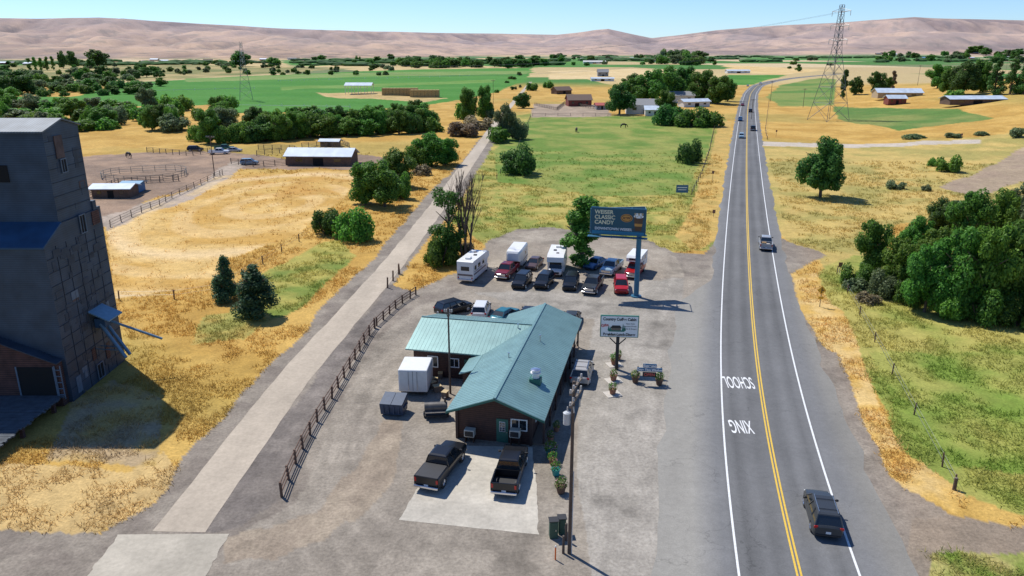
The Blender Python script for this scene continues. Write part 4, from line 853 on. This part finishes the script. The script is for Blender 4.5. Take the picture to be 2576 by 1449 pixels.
tin=mat("bright_tin_roof",(.48,.55,.63),.6,0,var=.2,scale=.4);wdm=mat("barn_wood",(.13,.08,.055),.85,var=.3,scale=1);redm=mat("barn_red",(.2,.05,.035),.8,var=.2);whm=mat("house_white",(.66,.65,.61),.7,var=.06);blr=mat("blue_roof",(.12,.28,.42),.5);gyr=mat("grey_shingle",(.25,.25,.25),.85);brr=mat("brown_roof",(.15,.10,.075),.85);rroof=mat("red_roof",(.4,.08,.06),.6);tanw=mat("tan_wall",(.40,.31,.2),.8)
bld(812,412,18,8,2.8,4.4,-.06,wdm,tin,"long low wooden barn with bright tin roof");bld(832,368,6,3,1.9,2.4,-.1,wdm,tin,"small tin-roofed corral shed","shed")
bld(292,493,8,4.5,2.1,2.7,.03,wdm,tin,"small plank shed with white tin roof","shed");bld(338,480,3.6,3.4,1.9,2.2,.03,mat("tarp_blue",(.05,.16,.32),.6),blr,"small blue covered shed","shed")
bld(905,236,18,10,6.,7.6,0,whm,tin,"open-sided hay shed with white roof","hay_shed",open_front=True)
bld(1455,266,13,10,3.6,6.2,.1,redm,brr,"brown-red barn with wide doorway");bld(1412,236,12,8,2.8,5,.5,wdm,brr,"brown farm building with gable roof","farmhouse")
bld(1625,285,20,11,4.5,7,-.1,whm,gyr,"white farmhouse with grey roof","farmhouse");bld(1648,290,10,8,3,4.5,-.1,whm,tin,"low white farm outbuilding","shed");bld(1745,268,16,7,3.,4.2,.3,whm,tin,"white roofed machine shed","shed");bld(1708,258,16,10,4.5,6.5,0,whm,gyr,"white farmhouse among trees","farmhouse")
bld(1690,308,6,3,2.4,3.0,.1,gyr,gyr,"small grey farm shed","shed");bld(1512,275,6,5,2.4,3.4,.1,gyr,rroof,"small red-roofed paddock shed","shed")
bld(1516,192,12,9,5,8,0,gyr,gyr,"grey two-storey farm building","farmhouse");bld(1515,204,22,7,2.6,3.6,0,whm,tin,"long white farm shed","shed");bld(1495,160,46,10,4,6,0,whm,whm,"long pale distant barn");bld(1855,184,30,9,3,4.4,.1,whm,tin,"white distant barn by highway bend")
bld(2255,246,24,10,3.2,5.2,-.1,tanw,tin,"low farmhouse with pale metal roof","farmhouse");bld(2250,262,9,6,3.2,4.6,-.05,redm,tin,"red shed with white roof","shed");bld(2445,262,26,8,2.6,3.8,.05,wdm,tin,"long shed with pale blue roof","shed");bld(2330,150,26,12,5,7,0,tanw,blr,"distant building with blue roof")
R=random.Random(9)
for i in range(34):
    u,v=R.choice([(R.uniform(320,760),R.uniform(150,162)),(R.uniform(2200,2560),R.uniform(134,150)),(R.uniform(0,500),R.uniform(152,165)),(R.uniform(1400,1800),R.uniform(140,156))])
    o=bld(u,v,R.uniform(12,24),R.uniform(8,11),3.5,5.6,R.uniform(-.5,.5),R.choice([whm,tanw,redm]),R.choice([tin,gyr,gyr,brr]),"small distant valley farmhouse","farmhouse");o['group']="distant valley farmhouses"
hay=mat("hay",(.42,.29,.12),.95,var=.25,scale=1,bump=.5)
for u,v,w_,lb in((1010,240,26,"long stack of baled hay"),(1070,245,20,"stack of baled hay beside field")):
    x,y,z,_=G(u,v);t=thing("hay_stack",(x,y,z),0,lb,"hay")
    me_b=MB();me_b.box((0,0,0),(2.3,2.3,1.18),hay,bev=.08);bm_=me_b.mesh("hay_bale");cnt=0
    for k in range(int(w_/2.4)):
        for j in range(4):
            for d_ in range(2):
                o=bpy.data.objects.new("hay_bale",bm_);COL.objects.link(o);o.parent=t;o.location=(-w_/2+k*2.4+1.2,d_*2.4,.6+j*1.2)
# ---------------- signs ----------------
blp=mat("billboard_pole_blue",(.04,.15,.24),.45,.2);bbk=mat("billboard_panel_blue",(.01,.075,.115),.4,var=.1);wt=mat("sign_white",(.78,.78,.76),.5,var=.04);crm=mat("sign_cream",(.74,.70,.48),.5,var=.04);org=mat("sign_orange",(.55,.25,.05),.5);brn=mat("sign_brown",(.10,.045,.02),.5);gsn=mat("sign_green",(.02,.16,.12),.5);rsn=mat("sign_red",(.55,.03,.02),.5);bsn=mat("sign_blue",(.04,.14,.26),.5);ysn=mat("sign_yellow",(.62,.34,.02),.5);tan=mat("sign_tan",(.5,.38,.2),.6)
x,y=flat(1600,746);bb=thing("billboard",(x,y,0),0,"blue pole billboard advertising classic candy downtown","billboard")
b=MB();b.cyl((0,0,0),(0,0,9.2),.34,.32,18,blp);b.cyl((0,0,0),(0,0,.15),.7,.7,18,blp);b.obj("pole",bb,True)
A=Vector((-6.1,.9,0));B=Vector((.65,-.75,0));C=Vector((1.0,1.7,0));an=math.atan2(B.y-A.y,B.x-A.x);Lw=(B-A).length
def panel(M,lab):
    b=MB(M);b.box((Lw/2,.09,10.0),(Lw,.16,3.5),blp);b.box((Lw/2,-.01,9.95),(Lw-.1,.03,3.35),bbk);b.box((Lw/2,-.03,8.52),(Lw-.3,.02,.42),mat("billboard_strip",(.02,.2,.32),.4));return b.obj("panel",bb,label=lab)
M1=Matrix.Translation(A)@Matrix.Rotation(an,4,'Z');p1=panel(M1,"advert panel with candy lettering")
def bt(s,sz,m,lx,lz,bold=.01,sx=1.,yo=-.05,al='LEFT'):
    o=text(s,sz,m,p1,M1@Vector((lx,yo,lz)),(math.pi/2,0,an),bold=bold,sx=sx,align=al);return o
bt("WEISER",.70,crm,.45,11.13,.015);bt("CLASSIC",.70,crm,.45,10.47,.015);bt("CANDY",.70,crm,.45,9.81,.015);bt("DOWNTOWN WEISER",.46,wt,.5,9.0,.012)
def disc(b,cx,cz,rx,rz_,yo,m):b.add([(cx+rx*math.cos(2*math.pi*k/24),yo,cz+rz_*math.sin(2*math.pi*k/24)) for k in range(24)],[list(range(24))],m)
b=MB(M1);disc(b,4.5,10.5,.74,.52,-.05,org);disc(b,4.5,10.5,.66,.44,-.056,brn);disc(b,4.5,10.5,.58,.37,-.062,org)
b.obj("emblem",p1)
text("A&W",.4,brn,p1,M1@Vector((4.5,-.07,10.5)),(math.pi/2,0,an),"emblem_lettering",bold=.02)
b=MB(M1);b.add([(5.6,-.05,8.9),(6.4,-.05,8.9),(6.6,-.05,10.8),(5.4,-.05,10.8)],[[0,1,2,3]],brn);disc(b,6,10.8,.62,.26,-.055,wt);b.add([(5.55,-.057,9.5),(6.45,-.057,9.5),(6.5,-.057,9.85),(5.5,-.057,9.85)],[[0,1,2,3]],org)
for k in range(5):b.add([(5.5+k*.23,-.06,10.9),(5.62+k*.23,-.06,10.9),(5.66+k*.23,-.06,11.2),(5.46+k*.23,-.06,11.2)],[[0,1,2,3]],wt if k%2 else tan)
R=random.Random(12)
for k in range(16):
    q=R.uniform(5.5,6.5);q2=R.uniform(10.65,10.95);disc(b,q,q2,.07,.06,-.062-.0005*k,R.choice([brn,tan,org,wt]))
for k in range(6):disc(b,4.0+k*.28,9.05+.05*(k%2),.1,.09,-.05-.001*k,R.choice([brn,tan,org]))
b.obj("printed_cup",p1)
an2=math.atan2(C.y-A.y,C.x-A.x);L2=(C-A).length;b=MB(Matrix.Translation(A+Vector((0,.4,0)))@Matrix.Rotation(an2,4,'Z'));b.box((L2/2,.3,9.85),(L2,.16,3.2),blp);b.obj("panel",bb,label="plain back panel of billboard")
b=MB(M1);b.box((Lw/2,-.55,8.1),(Lw+.6,.9,.06),blp);b.box((Lw/2,-.98,8.6),(Lw+.6,.03,.03),blp)
for k in range(6):b.cyl((k*Lw/5,-.98,8.1),(k*Lw/5,-.98,8.6),.02,.02,4,blp);b.cyl((k*Lw/5,.1,8.05),(k*Lw/5,-1.0,8.05),.05,.05,4,blp)
b.obj("catwalk",bb)
b=MB();
for z_ in(8.3,11.4):
    for k in range(5):
        f=k/4;p=A.lerp(B,f);q=A.lerp(C,f);b.cyl((p.x,p.y+.2,z_),(q.x,q.y+.4,z_),.05,.05,5,blp)
b.cyl((-6,1.1,8.25),(0.9,-.3,8.25),.12,.12,6,blp);b.obj("frame",bb)
x,y=flat(1551,931);s=thing("roadside_sign",(x,y,0),-.08,"country coffee cabin sign on dark posts","sign")
b=MB();b.box((0,.2,1.8),(.32,.32,3.6),blk);b.cyl((0,.2,2.6),(.8,.2,3.4),.06,.06,6,blk);b.cyl((0,.2,2.6),(-.8,.2,3.4),.06,.06,6,blk);b.obj("post",s)
b=MB();b.box((.1,.2,4.65),(3.8,.2,2.3),gsn,bev=.03);b.box((.1,.085,4.65),(3.62,.04,2.12),wt);p=b.obj("board",s)
text("Country Coffee Cabin",.42,blk,p,(.1,.05,5.42),bold=.014,sx=.86);text("Breakfast-Lunch-Dinner",.4,blk,p,(.1,.05,3.82),bold=.014,sx=.82);text("Gifts",.38,rsn,p,(-1.35,.05,4.75),(math.pi/2,-.2,0),bold=.01)
for k,q in enumerate(("Open Daily","Espresso Drinks","Steaks & Burgers")):text(q,.19,blk,p,(1.15,.05,4.98-k*.27))
pcab=mat("printed_cabin",(.16,.13,.10),.7)
b=MB();b.add([(-.95,.05,4.12),(.55,.05,4.12),(.75,.05,4.28),(-1.05,.05,4.28)],[[0,1,2,3]],gsn);b.add([(-.7,.045,4.25),(.25,.045,4.25),(.25,.045,4.5),(-.7,.045,4.5)],[[0,1,2,3]],pcab);b.add([(-.8,.04,4.5),(.35,.04,4.5),(.15,.04,4.78),(-.6,.04,4.78)],[[0,1,2,3]],blk)
for q,hh_ in ((-.95,.55),(.45,.75),(.62,.5),(-.78,.4)):b.add([(q-.12,.048,4.25),(q+.12,.048,4.25),(q,.048,4.25+hh_)],[[0,1,2]],gsn)
b.obj("printed_picture",p)
x,y=flat(1632,968);s=thing("drive_thru_sign",(x,y,0),-.1,"espresso drive thru window open sign with planters","sign")
for q in(-1.1,1.1):
    b=MB();b.box((q,.1,.92),(.1,.1,1.84),wood);b.obj("post",s)
b=MB();b.box((0,0,2.0),(1.3,.08,.38),bsn,bev=.02);b.box((0,-.005,1.58),(2.4,.09,.38),bsn,bev=.02);b.box((0,0,1.08),(1.3,.08,.5),blk,bev=.02);p=b.obj("board",s)
text("Espresso",.34,wt,p,(0,-.06,2.0),bold=.012);text("Drive Thru Window",.33,wt,p,(0,-.07,1.58),bold=.012,sx=.86);text("OPEN",.4,mat("neon_red",(.62,.10,.08),.5),p,(0,-.06,1.08),bold=.005)
def rsign(u,v,kind,label,hz=2.2,sz=.75):
    x,y,z,_=G(u,v);s=thing("road_sign",(x,y,z),-.1,label,"road sign");b=MB();b.box((0,.04,hz/2),(.08,.06,hz),gw);b.obj("post",s);b=MB()
    if kind=='d':
        q=sz*.72;b.loft([[(0,-.02,hz-q),(q,-.02,hz),(0,-.02,hz+q),(-q,-.02,hz)],[(0,0,hz-q),(q,0,hz),(0,0,hz+q),(-q,0,hz)]],ysn);b.box((0,-.03,hz),(.09,.02,.7),blk);b.box((.14,-.032,hz),(.25,.02,.09),blk);b.box((0,-.01,hz-1.0),(.6,.03,.32),ysn)
    elif kind=='b':b.box((0,-.02,hz),(2.6,.06,1.7),bsn);b.box((0,-.055,hz+.3),(2.1,.02,.2),wt);b.box((0,-.055,hz-.2),(1.8,.02,.18),wt)
    else:b.box((0,-.02,hz),(.55,.03,.7),mat("sign_back_brown",(.2,.1,.07),.6))
    b.obj("panel",s)
rsign(2062,772,'d',"yellow diamond side-road warning sign with plate",2.2);rsign(1715,492,'b',"blue and white roadside board in pasture",1.5);rsign(1792,458,'x',"back of road sign at verge",2.4);rsign(1795,545,'x',"small marker post at verge",1.0);rsign(2418,350,'x',"small sign post on bank",1.5);rsign(1952,345,'x',"stop sign seen from the side",2.2);rsign(2112,686,'x',"short marker post in grass",1.2)
# ---------------- poles ----------------
polew=mat("pole_wood",(.10,.072,.055),.85,var=.25,scale=2);trf=mat("transformer_grey",(.5,.52,.53),.45);porc=mat("insulator",(.45,.44,.42),.3)
def upole(loc,hgt,rz,label,arm=1.2,trafo=False,r=.12):
    t=thing("utility_pole",loc,rz,label,"utility pole");b=MB();b.cyl((0,0,-.2),(0,0,hgt),r,r*.75,10,polew);b.obj("pole",t,True)
    for z_ in((hgt-.3,hgt-1.1) if trafo else (hgt-.4,)):
        b=MB()
        b.box((.14 if trafo else 0,0,z_),(.12,arm*2,.14),gw)
        for k in(-1,-.45,.45,1):b.cyl((.14 if trafo else 0,k*arm*.95,z_+.07),(.14 if trafo else 0,k*arm*.95,z_+.3),.07,.06,7,porc)
        b.cyl((0,arm*.6,z_),(0,0,z_-.6),.03,.03,4,gw);b.cyl((0,-arm*.6,z_),(0,0,z_-.6),.03,.03,4,gw)
        b.obj("crossarm",t)
    if trafo:
        b=MB();b.cyl((-.38,0,hgt-2.9),(-.38,0,hgt-2.15),.22,.22,14,trf);b.cyl((-.38,0,hgt-2.15),(-.38,0,hgt-2.08),.24,.15,14,trf);b.cyl((-.38,.1,hgt-2.08),(-.38,.1,hgt-1.8),.05,.04,7,porc);b.obj("transformer",t,True)
        b=MB();b.cyl((.14,0,0),(.14,0,6),.035,.035,6,trf);b.obj("conduit",t)
        for a_,c_ in (((.25,-.9,hgt-1.2),(.3,-.9,hgt-1.6)),((.3,.4,hgt-1.3),(.3,.4,hgt-1.8))):
            b=MB();b.cyl(a_,c_,.05,.05,6,porc);b.obj("fuse_cutout",t)
    return t
x,y=flat(1432,1392);upole((x,y,0),12.1,-.35,"weathered utility pole with transformer and crossarms",1.25,True,.125)
x,y=flat(1133,990);upole((x,y,0),8.5,1.5,"plain wooden utility pole beside cabin wing",.35,r=.1)
for u,v,h_ in((540,442,10),(1938,255,12),(1241,265,14),(2308,215,14),(1890,300,9),(2530,180,14),(2020,270,10)):
    x,y,z,_=G(u,v);o=upole((x,y,z),h_,1.3,"distant wooden utility pole",1.2)
stl=mat("tower_steel",(.2,.21,.22),.5,.5)
def tower(u,v,vt,bw,label,r=.11):
    x,y,z,t_=G(u,v);hgt=ztop(y,vt)-z;t=thing("transmission_tower",(x,y,z),.35,label,"transmission tower");b=MB()
    def hw_(f):return bw*(1-f/.62)+1.4*(f/.62) if f<.62 else 1.4-.7*(f-.62)/.38
    lv=[0,.16,.3,.42,.52,.6,.67,.74,.8,.86,.92,1.]
    for i in range(len(lv)-1):
        a,c=lv[i],lv[i+1];A_,C_=hw_(a),hw_(c)
        cs=((-1,-1),(1,-1),(1,1),(-1,1))
        for k in range(4):
            p=cs[k];q=cs[(k+1)%4];b.cyl((p[0]*A_,p[1]*A_,a*hgt),(p[0]*C_,p[1]*C_,c*hgt),r,r,4,stl,False)
            b.cyl((p[0]*A_,p[1]*A_,a*hgt),(q[0]*C_,q[1]*C_,c*hgt),r*.6,r*.6,3,stl,False);b.cyl((q[0]*A_,q[1]*A_,a*hgt),(p[0]*C_,p[1]*C_,c*hgt),r*.6,r*.6,3,stl,False)
            b.cyl((p[0]*C_,p[1]*C_,c*hgt),(q[0]*C_,q[1]*C_,c*hgt),r*.6,r*.6,3,stl,False)
    b.obj("lattice_body",t)
    for f in(.7,.82,.94):
        b=MB()
        for s_ in(-1,1):
            for k in(-1,1):b.cyl((k*hw_(f),0,f*hgt),(0,s_*5.5,f*hgt+.4),r*.8,r*.8,4,stl,False)
            b.cyl((0,0,f*hgt+1.6),(0,s_*5.5,f*hgt+.4),r*.6,r*.6,4,stl,False);b.cyl((0,s_*5.4,f*hgt+.4),(0,s_*5.4,f*hgt-1.6),.12,.12,5,porc)
        b.obj("arm",t)
    return (x,y,z,hgt)
t1=tower(2083,303,12,6.2,"tall steel lattice transmission tower",.13);t2=tower(620,252,105,3.8,"distant steel lattice transmission tower",.07)
wm=mat("cable",(.25,.26,.27),.5,.5)
for f in(.7,.82,.94):
    for s_ in(-5.4,5.4):
        b=MB();a=Vector((t1[0],t1[1]+s_,t1[2]+t1[3]*f));c=Vector((t2[0],t2[1]+s_,t2[2]+t2[3]*f));prev=None
        for k in range(31):
            q=k/30;p=a.lerp(c,q)-Vector((0,0,26*4*q*(1-q)*.45))
            if prev is not None:b.cyl(prev,p,.03,.03,3,wm,False)
            prev=p
        o=b.obj("power_line");o['label']="high voltage cable strung between lattice towers";o['category']="power line";o['group']="high voltage cables"
# ---------------- yard objects ----------------
x,y=flat(1043,996);t=thing("box_trailer",(x,y+1.5,0),-.06,"white cargo box trailer beside cabin wing","trailer")
b=MB();b.box((0,0,1.55),(2.7,3.2,2.2),rvw,bev=.05);b.obj("body",t);b=MB();b.box((0,-1.61,1.55),(2.4,.02,1.95),whm);b.box((0,-1.625,1.55),(.03,.02,1.95),blk)
for s in(-.4,.4):b.cyl((s,-1.66,.6),(s,-1.66,2.5),.025,.025,5,chrome)
b.obj("door",t);b=MB();b.box((0,0,.4),(2.3,3.1,.12),blk);b.obj("chassis",t);wheels(t,[(s*1.25,.2) for s in(-1,1)],.33)
x,y=flat(988,1050);t=thing("dumpster",(x,y+.9,0),-.15,"dark blue steel dumpster with black lids","dumpster");db=mat("dumpster_blue",(.03,.055,.1),.5,var=.2)
b=MB();b.loft([[(-1,-.7,.15),(1,-.7,.15),(1,.75,.15),(-1,.75,.15)],[(-1.05,-.85,1.15),(1.05,-.85,1.15),(1.05,.85,1.5),(-1.05,.85,1.5)]],db)
for k in(-.7,-.23,.23,.7):b.box((k,-.83,.7),(.08,.1,.8),db)
for s in(-1,1):b.box((s*1.1,0,.8),(.1,1.0,.15),db)
b.obj("body",t)
for s in(-1,1):
    b=MB();b.loft([[(s*.52-.5,-.9,1.18),(s*.52+.5,-.9,1.18),(s*.52+.5,.88,1.54),(s*.52-.5,.88,1.54)],[(s*.52-.5,-.9,1.24),(s*.52+.5,-.9,1.24),(s*.52+.5,.88,1.6),(s*.52-.5,.88,1.6)]],db);b.obj("lid",t)
x,y=flat(1096,1058);t=thing("smoker_grill",(x,y+.6,0),.1,"steel barbecue smoker on wheels by the cabin","grill");sm=mat("smoker_steel",(.12,.11,.1),.5,.4,var=.3)
b=MB();b.cyl((-1.,0,1.05),(1.,0,1.05),.42,.42,16,sm);b.box((0,-.5,.8),(1.9,.35,.06),chrome);b.cyl((.8,0,1.4),(.8,0,1.9),.09,.09,8,sm);b.obj("barrel",t,True);b=MB();b.box((0,0,.35),(2.,.9,.1),blk)
for s in(-.9,.9):
    for k in(-.35,.35):b.box((s,k,.6),(.07,.07,.6),blk)
b.obj("frame",t);wheels(t,[(-1.1,.2),(1.1,.2)],.28,.15)
for i,(u,v,w_) in enumerate(((1095,965,.5),(1100,985,.7),(1088,975,.6),(1120,1000,.6),(1108,952,.5))):
    x,y=flat(u,v);t=thing("storage_crate",(x,y,0),.4*i,"weathered crate of clutter beside box trailer","crate");b=MB();b.box((0,0,.3),(w_,w_*.8,.6),gw,bev=.03);b.obj("body",t);b=MB();b.box((0,0,.63),(w_+.06,w_*.8+.06,.06),tan);b.obj("lid",t)
pot=mat("pot_clay",(.28,.13,.08),.8);teal=mat("pot_teal",(.03,.3,.28),.5);fl=[mat("flower_red",(.6,.03,.04),.6),mat("flower_pink",(.6,.15,.3),.6),mat("flower_yellow",(.7,.5,.05),.6)]
def planter(u,v,s,pm,slab=False):
    x,y=flat(u,v);t=thing("flower_planter",(x,y,.012),random.random(),"round planter with green plants and flowers","planter","flower planters at the cabin")
    b=MB();b.cyl((0,0,0.02),(0,0,.5*s),.24*s,.34*s,14,pm);b.cyl((0,0,.5*s),(0,0,.55*s),.37*s,.37*s,14,pm);b.obj("pot",t,True)
    V,Fq=leaves([(0,0,.75*s,.38*s),(.15*s,.1,.9*s,.25*s),(-.2*s,0,.85*s,.22*s)],300,.07*s,int(u));b=MB();b.add(V.tolist(),Fq.tolist(),LM['broad']);b.obj("plant",t)
    V,Fq=leaves([(0,0,.8*s,.42*s)],26,.05*s,int(v));b=MB();b.add(V.tolist(),Fq.tolist(),random.choice(fl));b.obj("blossom",t)
    if slab:
        t=thing("paver_slab",(x,y,.006),.3,"pale square concrete slab under planter","slab");b=MB();b.box((0,0,0.03),(1.5,1.3,.06),mat("slab_pale",(.5,.46,.4),.9));b.obj("slab",t)
for a in((1545,918,1.1,pot,True),(1543,958,1.,pot,True),(1541,992,1.,pot,True),(1598,962,1.1,wood),(1658,968,1.1,wood),(1385,1150,1.2,gsn),(1390,1168,.9,pot),(1398,1195,1.,teal),(1411,1240,1.1,wood),(1555,905,.9,pot),(1400,1085,.8,pot),(1385,1110,.8,pot)):planter(*a)
ugm=mat("utility_green",(.04,.09,.06),.6)
for u,v,w_,h_ in((1392,1350,.55,1.3),(1413,1340,.5,1.2)):
    x,y=flat(u,v);t=thing("utility_cabinet",(x,y,0),.1,"dark green utility cabinet beside pole","utility box");b=MB();b.box((0,0,h_/2),(w_,.5,h_),ugm,bev=.03);b.obj("body",t);b=MB();b.box((0,-.26,h_/2),(w_-.12,.02,h_-.2),ugm);b.box((.12,-.28,h_/2),(.04,.03,.14),chrome);b.obj("door",t);b=MB();b.box((0,0,h_+.03),(w_+.1,.6,.05),blk);b.obj("lid",t)
x,y=flat(1397,1408);t=thing("marker_post",(x,y,0),0,"short orange cable marker post","marker post");b=MB();b.cyl((0,0,0),(0,0,.95),.05,.05,10,mat("marker_orange",(.8,.15,.02),.6));b.obj("post",t,True);b=MB();b.cyl((0,0,.95),(0,0,1.05),.055,.03,10,wt);b.obj("cap",t)
for u,v in((1417,1392),(1424,1360)):
    x,y=flat(u,v);t=thing("wooden_post",(x,y,0),0,"short wooden post beside utility pole","post");b=MB();b.cyl((0,0,0),(0,0,1.3),.09,.08,9,polew);b.cyl((0,0,1.3),(0,0,1.36),.08,.03,9,gw);b.obj("post",t)
x,y,z,_=G(2400,1232);t=thing("wooden_post",(x,y,z),0,"short weathered post in tall grass","post");b=MB();b.cyl((0,0,-.2),(0,0,1.),.14,.13,9,polew);b.cyl((0,0,1.),(0,0,1.04),.13,.06,9,gw);b.obj("post",t)
# ---------------- horses ----------------
hm=mat("horse_coat",(.03,.02,.015),.6)
def horse(u,v,rz,label):
    x,y,z,_=G(u,v);me=bpy.data.meshes.new("horse")
    V=[(0,0,1.25),(.45,0,1.3),(.8,0,1.3),(-.55,0,1.28),(-.85,0,1.2),(1.15,0,1.1),(1.4,0,.7),(1.55,0,.3),(-1.02,0,.95),(-1.05,0,.5)]
    E=[(0,1),(1,2),(0,3),(3,4),(2,5),(5,6),(6,7),(4,8),(8,9)];Rr=[.32,.3,.26,.3,.27,.17,.13,.08,.05,.04]
    for s in(-1,1):
        n0=len(V);V+=[(.75,s*.17,.95),(.72,s*.17,.5),(.75,s*.17,.06)];E+=[(2,n0),(n0,n0+1),(n0+1,n0+2)];Rr+=[.12,.06,.06]
        n0=len(V);V+=[(-.7,s*.18,.9),(-.95,s*.18,.52),(-.88,s*.18,.06)];E+=[(4,n0),(n0,n0+1),(n0+1,n0+2)];Rr+=[.15,.065,.06]
    me.from_pydata(V,E,[]);o=bpy.data.objects.new("horse",me);COL.objects.link(o);md=o.modifiers.new('s','SKIN')
    for i,r_ in enumerate(Rr):me.skin_vertices[0].data[i].radius=(r_,r_)
    me.skin_vertices[0].data[0].use_root=True;o.modifiers.new('b','SUBSURF').levels=1;me.materials.append(hm)
    o.location=(x,y,z);o.rotation_euler=(0,0,rz);o.scale=(1.2,1.2,1.2);o['label']=label;o['category']="horse"
horse(1450,333,1.4,"dark horse grazing in green pasture");horse(1568,322,.2,"black horse grazing in green pasture");horse(325,398,2.5,"brown horse standing in the farmyard")
print("done")
